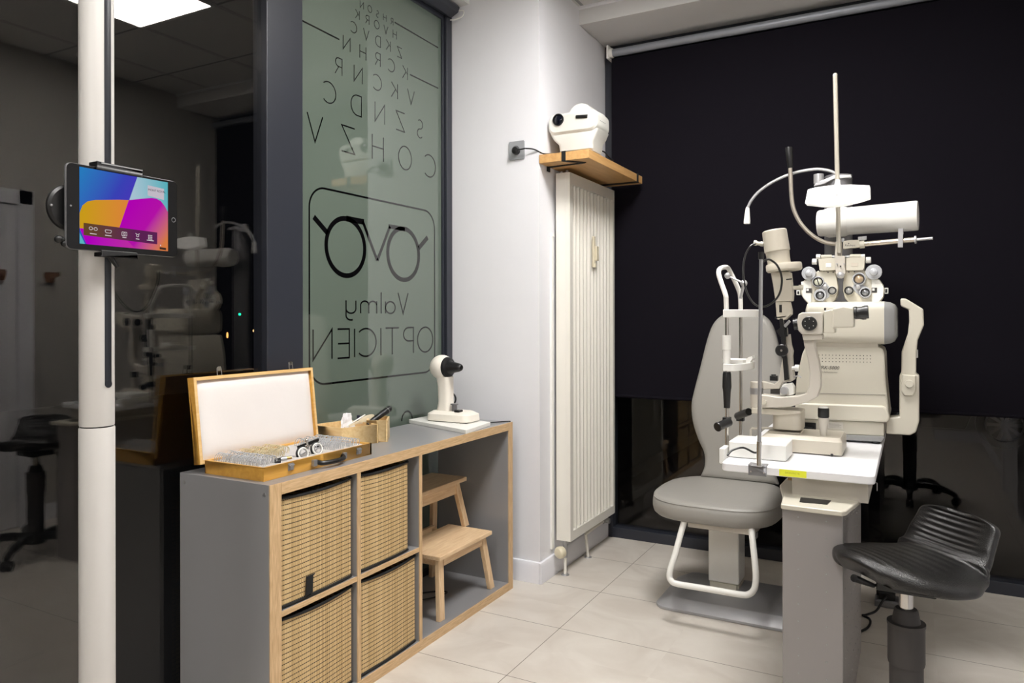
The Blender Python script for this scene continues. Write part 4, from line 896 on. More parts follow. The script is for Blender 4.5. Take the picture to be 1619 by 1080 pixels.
loop = [W(1203.5, 405, YRD), W(1204, 424 - 22, YRD + .02), W(1209, 413 - 2, YRD + .05), W(1217, 410.5, YRD + .08), W(1229, 420, YRD + .12), W(1236, 440, YRD + .15), W(1233, 463, YRD + .18), W(1222, 478, YRD + .2), W(1207, 485, YRD + .22), W(1192, 480, YRD + .24), W(1180, 460, YRD + .26), W(1175, 430, YRD + .28), W(1178, 405, YRD + .3), W(1186, 390, YRD + .31), W(1194, 385.5, YRD + .32)]
loop = [W(1203.5, 403, YRD), W(1206, 416 - 3, YRD + .02), W(1211, 411, YRD + .04)] + loop[3:]
MB().tube(spline(loop, 6), .0034, 8).done('looping_cable', M_black, t)
MB().tube(spline([W(1150, 720, 2.36), W(1158, 712, 2.38), W(1175, 708, 2.39), (rp.x - .02, TYF + .02, .836), (rp.x, TYF - .004, .845)], 6), .0032, 8).done('lower_cable', M_black, t)
# ------------------------------------------------------------------ slit lamp
YS = 2.62
t = thing('slit_lamp', 'beige slit lamp microscope on the near half of the white table', 'microscope', (-.33, 2.66, .8))
X_, Z_ = lambda x, y, Y=YS: W(x, y, Y).x, lambda x, y, Y=YS: W(x, y, Y).z
# cover box in front of the base
bx = PB(1152, 1243, 704, 731, 2.435, .14)
MB().box(bx[0], bx[1], 2.435, 2.575, .801, .853).done('cable_cover', M_white, t, bevel=.005)
a = W(1141.5, 730, 2.40)
MB().box(tx0 - .018, tx0 - .001, 2.39, 2.46, .785, .835).done('table_bracket', M_white, t, bevel=.004)
# sliding base
bx0, bx1 = W(1203, 710, 2.61).x, W(1331.5, 710, 2.61).x
mb = MB(); mb.loft([plan(bx0, bx1, 2.605, 2.80, .012, .804), plan(bx0, bx1, 2.605, 2.80, .012, .846), plan(bx0 + .012, bx1 - .006, 2.62, 2.79, .012, .858)]); mb.done('sliding_base', M_putty, t, bevel=.003)
mb = MB()
for x in (bx0 + .02, bx1 - .03): mb.cyl((x, 2.60, .805), (x, 2.65, .805), .0045, n=10)
mb.cyl((bx0 + .04, 2.7, .803), (bx1 - .04, 2.7, .803), .003, n=8); mb.done('roller', M_black, t)
a, b = W(1186, 700, 2.66), W(1222, 678, 2.66)
MB().tube([W(1187, 700, 2.66), W(1187, 680, 2.66), W(1189, 677, 2.66), W(1222, 677, 2.66)], .0042, 8).done('base_rail', M_beige, t)
# stem and cross table
c = W(1243, 690, 2.70); c = Vector((c.x, 2.70, .856))
zb_ = lambda y: W(1243, y, 2.70).z
MB().box(c.x - .052, c.x + .052, 2.65, 2.75, .856, zb_(680)).done('stem', M_putty, t, bevel=.004)
a, b = W(1220, 660, 2.64), W(1267, 660, 2.64)
mb = MB(); mb.loft([[(x, y, z) for x, y in rrect(a.x, b.x, 2.64, 2.76, .028, 6)] for z in (W(1240, 680, 2.64).z, W(1240, 649, 2.64).z)]); mb.done('swivel_block', M_putty, t, bevel=.003)
pxp(MB(), [(1188, 645), (1230, 647), (1267, 650), (1267, 654), (1230, 657), (1188, 654)], 2.63, .09).done('swivel_plate', M_putty, t, bevel=.003)
# hub on the left and the curved microscope arm
MB().cyl((X_(1196, 640, 2.66), 2.66, Z_(1196, 645, 2.66)), (X_(1196, 603, 2.66), 2.66, Z_(1196, 603, 2.66)), 9.5 * mpp(1196, 2.66), n=28).done('pivot_hub', M_beige, t, bevel=.003)
MB().cyl((X_(1196, 620, 2.66), 2.66, Z_(1196, 623, 2.66)), (X_(1196, 613, 2.66), 2.66, Z_(1196, 613, 2.66)), 9.9 * mpp(1196, 2.66), n=28).done('scale_ring', M_steel, t)
arm = [(1203, 624), (1232, 628), (1262, 626), (1275, 622), (1279, 610), (1280, 590), (1277, 568), (1271, 545), (1270, 536), (1287, 536), (1288, 548), (1294, 570), (1297, 590), (1297, 612), (1292, 628), (1278, 636), (1250, 643), (1225, 645), (1203, 645)]
pxp(MB(), arm, 2.61, .05).done('microscope_arm', M_beige, t, bevel=.004)
MB().cyl((X_(1208, 635, 2.605), 2.612, Z_(1208, 635)), (X_(1208, 635, 2.605), 2.598, Z_(1208, 635)), .0085, n=16).done('arm_screw', M_cream, t)
pxp(MB(), [(1203, 603), (1225, 607), (1231, 602), (1240, 545), (1247, 545), (1252, 560), (1253, 580), (1256, 600), (1250, 604), (1237, 604), (1232, 615), (1203, 616)], 2.665, .035).done('lamp_arm', M_beige, t, bevel=.003)
MB().box(X_(1214, 610), X_(1232, 610), 2.67, 2.7, Z_(1220, 625), Z_(1220, 616)).done('arm_joint', M_rubber, t)
pxp(MB(), [(1238, 608), (1251, 606), (1255, 612), (1255, 624), (1248, 626), (1233, 625), (1233, 616)], 2.635, .04).done('tilt_block', M_white, t, bevel=.003)
MB().cyl((X_(1240, 618, 2.63), 2.636, Z_(1240, 618)), (X_(1240, 618, 2.63), 2.622, Z_(1240, 618)), .0135, n=24).done('tilt_knob', M_satin, t, bevel=.002)
mb = MB(); mb.cyl(W(1252, 582, 2.66), W(1258, 582, 2.66), .006, n=12); mb.cyl(W(1257, 582, 2.66), W(1264, 582, 2.66), .0115, n=20); mb.done('width_knob', M_white, t, bevel=.001)
MB().tube([W(1255, 596, 2.65), W(1262, 594, 2.64), W(1267, 597, 2.64)], .0025, 8).done('small_lever', M_steel, t)
mb = MB(); mb.box(X_(1217, 600, 2.67), X_(1229, 600, 2.67), 2.67, 2.69, Z_(1220, 604), Z_(1220, 596)); mb.cyl(W(1223, 597, 2.68), W(1223, 592, 2.68), .008, n=12); mb.done('centering_knob', M_black, t, bevel=.001)
# black mirror tower
mb = MB(); mb.prism([W(x, y, 2.64) for x, y in ((1232, 503), (1238, 503), (1247, 600), (1240, 602))], (0, .02, 0)); mb.done('prism_tower', M_black, t, bevel=.001)
mb = MB(); mb.prism([W(x, y, 2.65) for x, y in ((1227, 523), (1236, 517), (1244, 518), (1245, 532), (1234, 533))], (0, .025, 0)); mb.prism([W(x, y, 2.64) for x, y in ((1225, 501), (1243, 499), (1243, 502), (1225, 504))], (0, .02, 0)); mb.done('mirror_holder', M_black, t, bevel=.001)
MB().prism([W(x, y, 2.642) for x, y in ((1238, 515), (1247, 506), (1249, 509), (1242, 518))], (0, .015, 0)).done('slit_mirror', M_steel, t)
kc = W(1236.5, 554, 2.625)
kn = MB().lathe([(.016, 0), (.0205, .002), (.0205, .012), (.018, .014)], kc, (0, -1, 0)).done('slit_knob', M_black, t); MB().cyl(kc - Vector((0, .013, 0)), kc - Vector((0, .016, 0)), .004, n=12).done('knob_centre', M_chrome, kn)
pxp(MB(), [(1239, 532), (1249, 528), (1251, 545), (1254, 555), (1251, 580), (1246, 580)], 2.67, .02).done('tower_back', M_beige, t, bevel=.002)
# lamp housing on top
def plathe(p0, p1, Y, prof, n=32, mbx=None):
    a, b = W(*p0, Y), W(*p1, Y); k = mpp((p0[0] + p1[0]) / 2, Y); L = (b - a).length
    mbx = mbx or MB(); mbx.lathe([(r * k, h * L) for r, h in prof], a, b - a, n); return mbx
plathe((1224, 364), (1229, 398), 2.66, [(16.5, -.0), (18.5, .04), (19.3, 1)]).done('lamp_housing', M_putty, t, bevel=.002)
plathe((1229, 398), (1233, 424), 2.66, [(18, 0), (17.2, .5), (17.5, 1)]).done('lamp_neck', M_putty, t)
mb = plathe((1239, 417), (1240, 429), 2.66, [(26, 0), (27, .2), (27, .8), (25, 1)]); mb.done('filter_wheel', M_putty, t)
pxp(MB(), [(1218, 429), (1249, 430), (1251, 447), (1253, 464), (1252, 476), (1226, 477), (1222, 450)], 2.635, .05).done('slit_housing', M_putty, t, bevel=.003)
pxp(MB(), [(1226, 477), (1248, 477), (1251, 490), (1251, 497), (1241, 506), (1228, 505)], 2.64, .04).done('prism_head', M_putty, t, bevel=.002)
pxp(MB(), [(1232, 482), (1236, 482), (1236, 494), (1232, 494)], 2.6385, .003).done('slot_mark', M_black, t)
pxp(MB(), [(1243, 441), (1252, 440), (1252, 442), (1243, 443)], 2.6335, .003).done('slot_mark', M_black, t)
MB().cyl(W(1252, 455, 2.66), W(1264, 455, 2.66), 3.2 * mpp(1255, 2.66), n=14).cyl(W(1263, 454.5, 2.66), W(1270, 454.5, 2.66), 4 * mpp(1255, 2.66), n=16).done('slit_lever', M_cream, t)
mb = plathe((1207, 386), (1192, 384), 2.66, [(4, 0), (4, .3), (3, .35), (3, .7), (4.2, .72), (4.2, 1)], 16); mb.done('cable_plug', M_cream, t)
# microscope
YM = 2.585
pxp(MB(), [(1262, 497), (1268, 494), (1298, 493.5), (1301, 497), (1301, 526), (1298, 529), (1268, 529), (1262, 523), (1260, 508)], YM, .07).done('microscope_head', M_beige, t, bevel=.005)
pxp(MB(), [(1268, 529), (1300, 529), (1300, 537), (1270, 538)], YM + .01, .06).done('head_mount', M_beige, t, bevel=.002)
plathe((1263, 512), (1255, 513), YM + .03, [(9.5, 0), (9.5, .5), (8.5, .55), (9, 1)], 24).done('objective_lens', M_black, t)
dc = W(1280, 511.5, YM)
dl = MB().lathe([(.020, 0), (.0235, .001), (.0235, .007), (.021, .009)], dc, (0, -1, 0)).done('magnification_dial', M_black, t)
mb = MB()
for k in range(6):
    a_ = PI / 2 + k * PI / 3; mb.cyl(dc + Vector((math.cos(a_) * .0145, -.009, math.sin(a_) * .0145)), dc + Vector((math.cos(a_) * .0145, -.0102, math.sin(a_) * .0145)), .0013, n=8)
mb.done('dial_dots', M_white, dl)
pxp(MB(), [(1302, 492), (1314, 489), (1319, 492), (1320, 527), (1302, 527)], YM + .005, .06).done('tube_flange', M_cream, t, bevel=.004)
pxp(MB(), [(1316, 488), (1333, 484), (1350, 487), (1350, 518), (1320, 519), (1316, 520)], YM + .0, .07).done('binocular_body', M_cream, t, bevel=.008)
plathe((1346, 495), (1373, 493), YM + .02, [(8, 0), (8.5, .15), (10, .2), (10, .32), (8.8, .36), (8.8, .6), (10.5, .8), (10.5, 1), (7, .98)], 28).done('eyepiece', M_black, t)
plathe((1342, 497), (1369, 495), YM + .085, [(8, 0), (8.5, .15), (10, .2), (10, .32), (8.8, .36), (8.8, .6), (10.5, .8), (10.5, 1), (7, .98)], 28).done('eyepiece', M_black, t)
MB().box(X_(1303.5, 488), X_(1306.5, 488), YM + .02, YM + .03, Z_(1305, 491), Z_(1305, 487)).done('top_screw', M_rubber, t)
# joystick
jx = W(1301, 690, 2.63); k = mpp(1301, 2.63)
js = MB().lathe([(6 * k, .855 - .855), (4.6 * k, .002), (8.0 * k, .055), (7.8 * k, .062)], (jx.x, 2.65, .857), (0, 0, 1)).done('joystick', M_beige, t)
MB().lathe([(7.5 * k, .062), (8.6 * k, .066), (8.6 * k, .092), (7.4 * k, .094)], (jx.x, 2.65, .857), (0, 0, 1)).done('joystick_grip', M_black, js)
MB().lathe([(7 * k, .093), (6.8 * k, .098), (4 * k, .1)], (jx.x, 2.65, .857), (0, 0, 1)).done('joystick_button', M_white, js)
# chin rest
Y1, Y2, XPn = 2.546, 2.79, 0
cr_ = MB()
n0, n1 = W(1148.5, 716, Y1), W(1149, 500, Y1); f0, f1 = W(1170.5, 700, Y2), W(1171, 498, Y2)
MB().tube([(n1.x, Y1, .80), (n1.x, Y1, n1.z)], .0062, 14).done('chin_rest_post', M_chrome, t); MB().tube([(f1.x, Y2, .801), (f1.x, Y2, f1.z)], .0062, 14).done('chin_rest_post', M_chrome, t)
k = mpp(1150, Y1)
MB().lathe([(5.6 * k, 0), (5.6 * k, .5 * .09), (6.6 * k, .047), (6.6 * k, .096)], (n1.x, Y1, W(1150, 575, Y1).z - .0), (0, 0, 1)).done('white_sleeve', M_white, t)
zk = W(1150, 645, Y1).z
mb = MB(); mb.lathe([(4.8 * k, 0), (6 * k, .055), (6.3 * k, .058), (6.3 * k, .062), (7 * k, .066), (7 * k, .075), (6.2 * k, .118), (5.5 * k, .122)], (n1.x, Y1, zk), (0, 0, 1))
kb_ = mb.done('height_knob', M_black, t)
mb = MB()
for q in range(10):
    a_ = 2 * PI * q / 10; mb.cyl((n1.x + math.cos(a_) * 6.5 * k, Y1 + math.sin(a_) * 6.5 * k, zk + .07), (n1.x + math.cos(a_) * 5.8 * k, Y1 + math.sin(a_) * 5.8 * k, zk + .116), .0018, n=6)
mb.done('knob_ribs', M_blackm, kb_)
zf0, zf1 = W(1150, 502, Y1).z, W(1150, 489.5, Y1).z; bul = W(1200, 490, 2.67).x
def bulge(x0, z0, z1, th, nm, m_, xb):
    c_ = spline([(x0 - .008, Y1 - .02, 0), (x0 + .03, Y1 - .008, 0), (xb, (Y1 + Y2) / 2 - .04, 0), (xb, (Y1 + Y2) / 2 + .04, 0), (x0 + .03, Y2 + .008, 0), (x0 - .008, Y2 + .02, 0)], 6)
    rg = []
    for i, p in enumerate(c_):
        a = c_[max(0, i - 1)]; b = c_[min(len(c_) - 1, i + 1)]; d = (b - a).normalized(); n_ = Vector((d.y, -d.x, 0)) * th / 2
        rg.append([(p.x - n_.x, p.y - n_.y, z0), (p.x + n_.x, p.y + n_.y, z0), (p.x + n_.x, p.y + n_.y, z1), (p.x - n_.x, p.y - n_.y, z1)])
    return MB().loft(rg).done(nm, m_, t, bevel=.002)
bulge(n1.x, zf0, zf1, .010, 'forehead_band', M_white, bul)
zc0, zc1 = W(1150, 586, Y1).z, W(1150, 575, Y1).z
bulge(n1.x, zc0, zc1, .012, 'chin_rest_frame', M_white, W(1186, 575, 2.66).x)
mb = MB(); xcr = W(1172, 570, 2.65).x
mb.loft([[(xcr - .03 + a * s, 2.668 + b * s, z) for a, b in rrect(-.03, .045, -.055, .055, .02, 5)] for s, z in ((.85, zc1 - .01), (1, zc1 - .002), (1, zc1 + .010), (.8, zc1 + .003))]); mb.prism([W(x, y, 2.65) for x, y in ((1172, 574), (1183, 565), (1189, 563), (1190, 567), (1184, 575))], (0, .05, 0)); mb.done('chin_cup', M_white, t, bevel=.002)
hp = [(1148.5, 492, Y1), (1148, 475, Y1), (1147, 466, Y1), (1140, 446, Y1 + .01), (1136.5, 434, Y1 + .015), (1137, 427, Y1 + .03), (1141, 423.5, Y1 + .06), (1147, 422.5, Y1 + .11), (1151, 424, Y2 - .05), (1155, 431, Y2 - .02), (1163, 447, Y2 - .01), (1169.5, 463, Y2), (1171, 478, Y2), (1171, 490, Y2)]
MB().tube(spline([W(*p) for p in hp], 5), .0082, 14).done('head_frame', M_white, t)
mb = MB(); p1, p2 = W(1150.5, 436, 2.6), W(1176, 448, 2.6); mb.ball(p1, .011, n=16); mb.tube([p1, p2], .0035, 8); mb.ball(p2, .012, n=16); mb.tube([p2, W(1171, 472, 2.61)], .005, 10); mb.done('fixation_light_arm', M_satin, t)
g0, g1 = W(1153, 667, Y1 - .01), W(1135, 675, Y1 - .06)
mb = MB(); mb.tube([g0, g1], .0145, 16); mb.tube([g1, g1 + (g1 - g0).normalized() * .004], [.0165, .015], 16); mb.box(n1.x - .012, n1.x + .012, Y1 - .014, Y1 + .014, g0.z - .014, g0.z + .014); mb.done('hand_grip', M_black, t, bevel=.001)
g0, g1 = W(1166, 658, Y2 - .01), W(1184, 651, Y2 - .08)
mb = MB(); mb.tube([g0, g1], .0135, 16); mb.box(f1.x - .014, f1.x + .012, Y2 - .014, Y2 + .014, g0.z - .018, g0.z + .012); mb.done('hand_grip', M_black, t, bevel=.001)
# ------------------------------------------------------------------ autorefractor
YA = 2.925
t = thing('autorefractor', 'cream eye measuring console with perforated side, behind the slit lamp', 'instrument', (-.2, 3.05, .8))
body = [(1274, 546), (1388, 548), (1396, 552), (1398.5, 560), (1400, 600), (1403, 630), (1406, 658), (1403, 667), (1262, 662), (1256, 640), (1259, 600), (1268, 560)]
pxp(MB(), body, YA, .25).done('body_housing', M_cream, t, bevel=.008)
pxp(MB(), [(1259, 637), (1396, 642), (1402, 646), (1407, 660), (1404, 668.5), (1262, 662.5), (1256, 648)], YA - .014, .27).done('lower_housing', M_cream, t, bevel=.008)
pxp(MB(), [(1262, 662), (1398, 668), (1398, 690), (1262, 684)], YA + .006, .24).done('base_housing', M_cream, t, bevel=.004)
pxp(MB(), [(1262, 684), (1397, 690), (1399, 692), (1394, 699), (1262, 692)], YA + .0, .25).done('base_tray', M_grey, t, bevel=.003)
mb = MB(); 
for x in (-.31, -.115):
    for y in (YA + .02, YA + .2): mb.cyl((x, y, .8), (x, y, .815), .014, n=18)
mb.done('rubber_foot', M_black, t)
hx0, hx1, hx2 = W(1272, 500, YA - .02).x, W(1398, 500, YA - .02).x, W(1418, 500, YA - .02).x
hz1, hz0 = W(1340, 477, YA - .02).z, W(1340, 544, YA - .02).z
rr_ = lambda x, ins=0: [(x, b, c_) for b, c_ in rrect(YA - .02 + ins, YA + .26 - ins, hz0 + ins, hz1 - ins, .03, 6)]
mb = MB(); mb.loft([rr_(hx0, .02), rr_(hx0 + .006, .006), rr_(hx0 + .025), rr_(hx1)]); mb.done('head_housing', M_cream, t)
mb = MB(); mb.loft([rr_(hx1), rr_(hx1 + .018, .003), rr_(hx2 - .008, .010), rr_(hx2, .024)]); mb.done('front_cap', M_grey, t)
MB().box(hx0 + .02, hx1 - .02, YA - .0, YA + .22, hz0 - .012, hz0 + .002).done('neck_gap', M_putty, t)
mb = MB()
for r_ in range(3):
    for k in range(16):
        p = W(1294.8 + k * 5.43, 561.4 + r_ * 5.05 + k * .08, YA); mb.cyl((p.x, YA - .0006, p.z), (p.x, YA + .002, p.z), .0017, n=8)
mb.done('vent_holes', M_black, t)
mb = MB()
for (xa, xb, yy) in ((1256, 1401, 621),): 
    a, b = W(xa, yy, YA - .0008), W(xb, yy + 3.2, YA - .0008); mb.tube([a, b], .0007, 5)
mb.done('seam_line', M_textg, t)
p = W(1293.5, 583.3, YA); text_mesh('PRK-5000', .0172, None, t, 'model_text', Matrix.Translation((p.x, YA - .0006, p.z)) @ MZ, extr=.0002, shear=.3, mat_=M_text)
p = W(1295, 588.6, YA); text_mesh('Auto Ref-Keratometer', .0068, None, t, 'model_subtext', Matrix.Translation((p.x, YA - .0006, p.z)) @ MZ, extr=.0002, mat_=M_textg)
a, b = W(1309, 677, YA + .005), W(1333, 668, YA + .005); lb_ = MB().box(a.x, b.x, YA + .0045, YA + .006, a.z, b.z).done('rating_plate', mat('rating_paper', (214, 210, 200), .5), t)
mb = MB()
for k in range(4): mb.box(a.x + .004, b.x - .006 - .006 * (k % 2), YA + .0041, YA + .0045, a.z + .004 + k * .0042, a.z + .0048 + k * .0042)
mb.done('rating_lines', M_textg, lb_)
a, b = W(1268, 686, YA + .004), W(1290, 669, YA + .004)
pi_ = MB().box(a.x, b.x, YA + .001, YA + .008, a.z, b.z).done('power_inlet', M_black, t, bevel=.001)
MB().box(a.x + .012, b.x - .008, YA - .02, YA + .002, a.z + .012, b.z - .012).tube(spline([(a.x + .03, YA - .02, a.z + .02), (a.x + .02, YA - .05, a.z + .012), (a.x + .0, YA - .05, .806)], 5), .004, 8).done('power_lead', M_black, pi_)
# face rest arm
arm = [(1423.5, 472), (1432, 472), (1460, 489), (1461, 514), (1451, 538), (1449, 560), (1448.5, 591), (1453.5, 594), (1453.5, 666), (1448, 684), (1439, 688.5), (1401, 686.5), (1401, 661), (1422, 659), (1422, 594), (1425, 590), (1425.5, 556), (1435.5, 527), (1437.5, 508), (1437, 490), (1424, 484)]
pxp(MB(), arm, YA + .03, .07).done('face_rest_arm', M_cream, t, bevel=.006)
pxp(MB(), [(1426, 592), (1448, 594), (1448, 618), (1443, 626), (1430, 626), (1424.5, 618)], YA + .02, .03).done('sliding_cover', M_cream, t, bevel=.004)
c = W(1437.5, 607, YA + .018); MB().lathe([(.014, 0), (.014, .004), (.012, .006), (.003, .006)], (c.x, YA + .02, c.z), (0, -1, 0)).done('round_knob', M_cream, t)
pxp(MB(), [(1448, 553), (1451.5, 553), (1451.5, 566), (1448, 566)], YA + .05, .02).done('side_knob', M_white, t, bevel=.002)
# ------------------------------------------------------------------ unit pole, arm and flexible lamps
YP_ = 3.40
t = thing('instrument_pole', 'grey instrument pole with a white horizontal arm and two flexible lamp stems', 'stand', (W(1325.5, 400, YP_).x, YP_, 0))
pc = W(1325.5, 400, YP_).x; k = mpp(1325, YP_)
MB().cyl((pc, YP_, 0), (pc, YP_, W(1325, 278, YP_).z), 20.3 * k, n=36).done('pole', M_alu, t, bevel=.003)
MB().prism([W(x, y, YP_ - .06) for x, y in ((1286, 295), (1289, 289), (1312, 280), (1318, 277), (1346, 276), (1347, 281), (1318, 283), (1303, 291))], (0, .05, 0)).done('top_bracket', M_satin, t, bevel=.003)
a = W(1294.5, 291, YP_ - .04); b = W(1294.5, 275.5, YP_ - .04); MB().cyl(a, b, 7.7 * k, n=24).done('bracket_socket', M_satin, t, bevel=.002)
YAm = 3.27
a, b = W(1294, 353.5, YAm), W(1451.5, 341, YAm - .03)
MB().tube([a, a.lerp(b, .02), a.lerp(b, .98), b], [.051, .054, .0575, .056], 40).done('arm_tube', M_white, t)
c = a.lerp(b, .19); d = (b - a).normalized(); MB().tube([c - d * .045, c - d * .03, c + d * .03, c + d * .045], [.055, .0605, .0605, .055], 40).done('arm_collar', M_white, t)
g = [(1324, 276), (1314, 271), (1300, 268), (1285, 268), (1262, 272), (1240, 279), (1218, 290), (1200, 303), (1188, 317), (1182, 329)]
MB().tube(spline([W(x, y, 3.2) for x, y in g], 6), 2.3 * k, 10).done('lamp_stem', M_satin, t)
plathe((1182, 327), (1181, 354), 3.2, [(1.8, 0), (3, .1), (3.2, .15), (5, .8), (5, 1), (4, 1.01)], 20).done('lamp_head', M_white, t)
g = [(1249, 262), (1250, 280), (1251, 305), (1254, 328), (1262, 347), (1273, 362), (1288, 375), (1304, 383), (1322, 386)]
MB().tube(spline([W(x, y, 3.12) for x, y in g], 6), 3.0 * k, 12).done('lamp_stem', mat('beige_stem', (186, 178, 166), .3, .7), t)
plathe((1249.5, 266), (1247, 233), 3.12, [(3.4, 0), (4.2, .05), (5.8, .95), (5.4, 1), (3, 1.01)], 20).done('lamp_handle', M_black, t)
# ------------------------------------------------------------------ phoropter with its rods
YQ = 3.10; kq = mpp(1336, YQ)
t = thing('phoropter', 'cream phoropter with two round lens heads hanging above the console', 'phoropter', (W(1336, 440, YQ).x, YQ, W(1336, 480, YQ).z))
def c2(x, y): return (1230 + x / 8.52, 380 + y / 8.52)     # measured on an enlarged detail
def cpt(x, y, dy=0): return W(*c2(x, y), YQ + dy)
def pz(pts, dy, dep, name, m_, par=None, bev=.002): return MB().prism([cpt(x, y, dy) for x, y in pts], (0, dep, 0)).done(name, m_, par or t, bevel=bev)
lh = [(445, 470), (545, 405), (770, 408), (790, 500), (812, 640), (805, 720), (770, 800), (700, 870), (560, 895), (420, 870), (350, 800), (305, 720), (297, 640), (330, 560), (380, 510)]
rh = [(905, 408), (1160, 400), (1300, 490), (1370, 530), (1420, 600), (1440, 680), (1425, 760), (1380, 830), (1300, 880), (1120, 900), (970, 860), (900, 780), (874, 680), (878, 560)]
hl = pz(lh, 0, .045, 'lens_head', M_cream, bev=.005); hr = pz(rh, 0, .045, 'lens_head', M_cream, bev=.005)
for hd_, side in ((hl, [(310, 560), (448, 520), (448, 860), (420, 865), (330, 760)]), (hr, [(1262, 520), (1370, 540), (1425, 640), (1415, 760), (1340, 850), (1262, 870)])):
    pz(side, -.004, .006, 'side_plate', M_white, hd_, .001)
pz([(540, 250), (770, 235), (775, 405), (600, 412), (560, 405)], -.012, .05, 'rotation_housing', M_cream)
pz([(915, 235), (1175, 232), (1160, 380), (1140, 405), (915, 410)], -.012, .05, 'rotation_housing', M_cream)
pz([(645, 310), (718, 310), (718, 362), (645, 362)], -.0135, .002, 'scale_window', mat('scale_white', (245, 245, 245), .3), bev=.0005)
pz([(985, 305), (1075, 305), (1075, 350), (985, 350)], -.0135, .002, 'scale_window', mat('scale_beige', (205, 195, 180), .4), bev=.0005)
pz([(775, 20), (800, 20), (805, 210), (905, 210), (905, 330), (912, 440), (880, 500), (800, 500), (775, 440), (765, 330), (765, 200)], -.02, .05, 'centre_bracket', M_beige, bev=.003)
c = cpt(843, 470, -.03); MB().ball(c, 47 * kq / 8.52, n=24).done('level_knob', M_satin, t)
for x, y in ((795, 318), (890, 318), (843, 350)):
    c = cpt(x, y, -.022); MB().cyl(c, c - Vector((0, .004, 0)), 10 * kq / 8.52, n=12).done('screw', M_steel if y < 330 else M_black, t)
def hz(x0, y0, x1, y1, r, name, m_, dy=-.005):
    MB().cyl(cpt(x0, y0, dy), cpt(x1, y1, dy), r * kq / 8.52, n=22).done(name, m_, t, bevel=.0015)
hz(515, 220, 575, 220, 34, 'pd_knob', M_white); hz(580, 222, 725, 220, 27, 'top_cylinder', M_cream); hz(725, 222, 775, 222, 16, 'cross_shaft', M_steel)
hz(905, 220, 970, 220, 16, 'cross_shaft', M_steel); hz(970, 215, 1118, 214, 28, 'top_cylinder', M_cream); hz(1118, 214, 1172, 213, 26, 'end_cap', M_white)
hz(462, 288, 528, 290, 42, 'pd_knob', M_white, .01); hz(1182, 268, 1252, 266, 42, 'pd_knob', M_white, .01)
M_clear = mat('frosted_clear_plastic', (196, 198, 203), .18, .25)
def dial(x, y, R, par, name='lens_dial'):
    c = cpt(x, y, -.002); kk = kq / 8.52
    o = MB().lathe([(R * kk, 0), (R * kk, .010), (R * .93 * kk, .013), (R * .5 * kk, .013), (R * .45 * kk, .02), (R * .2 * kk, .024)], c, (0, -1, 0), 36).done(name, M_clear, par)
    mb = MB(); 
    for q in range(20): a_ = 2 * PI * q / 20; mb.cyl(c + Vector((math.cos(a_) * R * kk, -.002, math.sin(a_) * R * kk)), c + Vector((math.cos(a_) * R * kk, -.010, math.sin(a_) * R * kk)), 4.5 * kk, n=6)
    mb.ball(c - Vector((0, .023, 0)), R * .25 * kk, (1, .5, 1), 14)
    return o
dial(418, 447, 92, hl); dial(1292, 430, 100, hr)
def lensu(x, y, R, rin, par, ringm, lens_m, slit=False, dy=-.004):
    c = cpt(x, y, dy); kk = kq / 8.52
    o = MB().lathe([(R * kk, 0), (R * kk, .008), (R * .92 * kk, .011), (rin * 1.22 * kk, .011), (rin * 1.2 * kk, .006)], c, (0, -1, 0), 34).done('lens_unit', M_clear if R > 62 else M_white, par)
    MB().torus(c - Vector((0, .010, 0)), rin * 1.1 * kk, rin * .16 * kk, (0, 1, 0), 28, 8).done('lens_ring', ringm, o)
    MB().lathe([(rin * kk, 0), (rin * .8 * kk, .002), (.0003, .003)], c - Vector((0, .007, 0)), (0, -1, 0), 24).done('lens', lens_m, o)
    if slit: MB().cyl(c + Vector((-rin * .25 * kk, -.0115, rin * .9 * kk)), c + Vector((rin * .3 * kk, -.0115, -rin * .9 * kk)), 6 * kk, n=8).done('axis_mark', M_black, o)
M_gl1 = mat('lens_grey', (150, 152, 156), .1, .6); M_gl2 = mat('lens_amber', (190, 168, 140), .15, .2); M_gl3 = mat('lens_dark', (165, 165, 162), .12, .2)
lensu(543, 560, 76, 52, hl, M_black, mat('lens_pale', (214, 214, 196), .15, .1), True)
lensu(570, 740, 82, 46, hl, M_black, M_gl1); lensu(733, 678, 58, 44, hl, M_black, M_gl3)
lensu(1093, 522, 84, 56, hr, M_rubber, M_gl2); lensu(958, 678, 58, 46, hr, M_black, M_gl3); lensu(1176, 703, 74, 46, hr, M_black, M_gl1)
for hd_, pts in ((hl, [(560, 600), (640, 560), (700, 640), (690, 760), (600, 830), (540, 800)]), (hr, [(1040, 560), (1120, 590), (1220, 640), (1230, 780), (1150, 790), (1050, 700), (1000, 640)])):
    pz(pts, -.0035, .006, 'turret_plate', M_clear, hd_, .001)
for hd_, (x, y) in ((hl, (635, 625)), (hr, (1078, 628))):
    c = cpt(x, y, -.006); MB().lathe([(34 * kq / 8.52, 0), (28 * kq / 8.52, .008), (10 * kq / 8.52, .010)], c, (0, -1, 0), 24).done('turret_hub', M_satin, hd_)
for hd_, (x0, y0, x1, y1) in ((hl, (375, 645, 455, 708)), (hr, (1262, 638, 1335, 705))):
    w_o = pz([(x0, y0), (x1, y0), (x1, y1), (x0, y1)], -.0055, .003, 'power_window', M_rubber, hd_, .0005)
    pz([(x0 + 8, y0 + 8), (x0 + 40, y0 + 8), (x0 + 40, y1 - 26), (x0 + 8, y1 - 26)], -.006, .001, 'power_scale', M_white, w_o, 0)
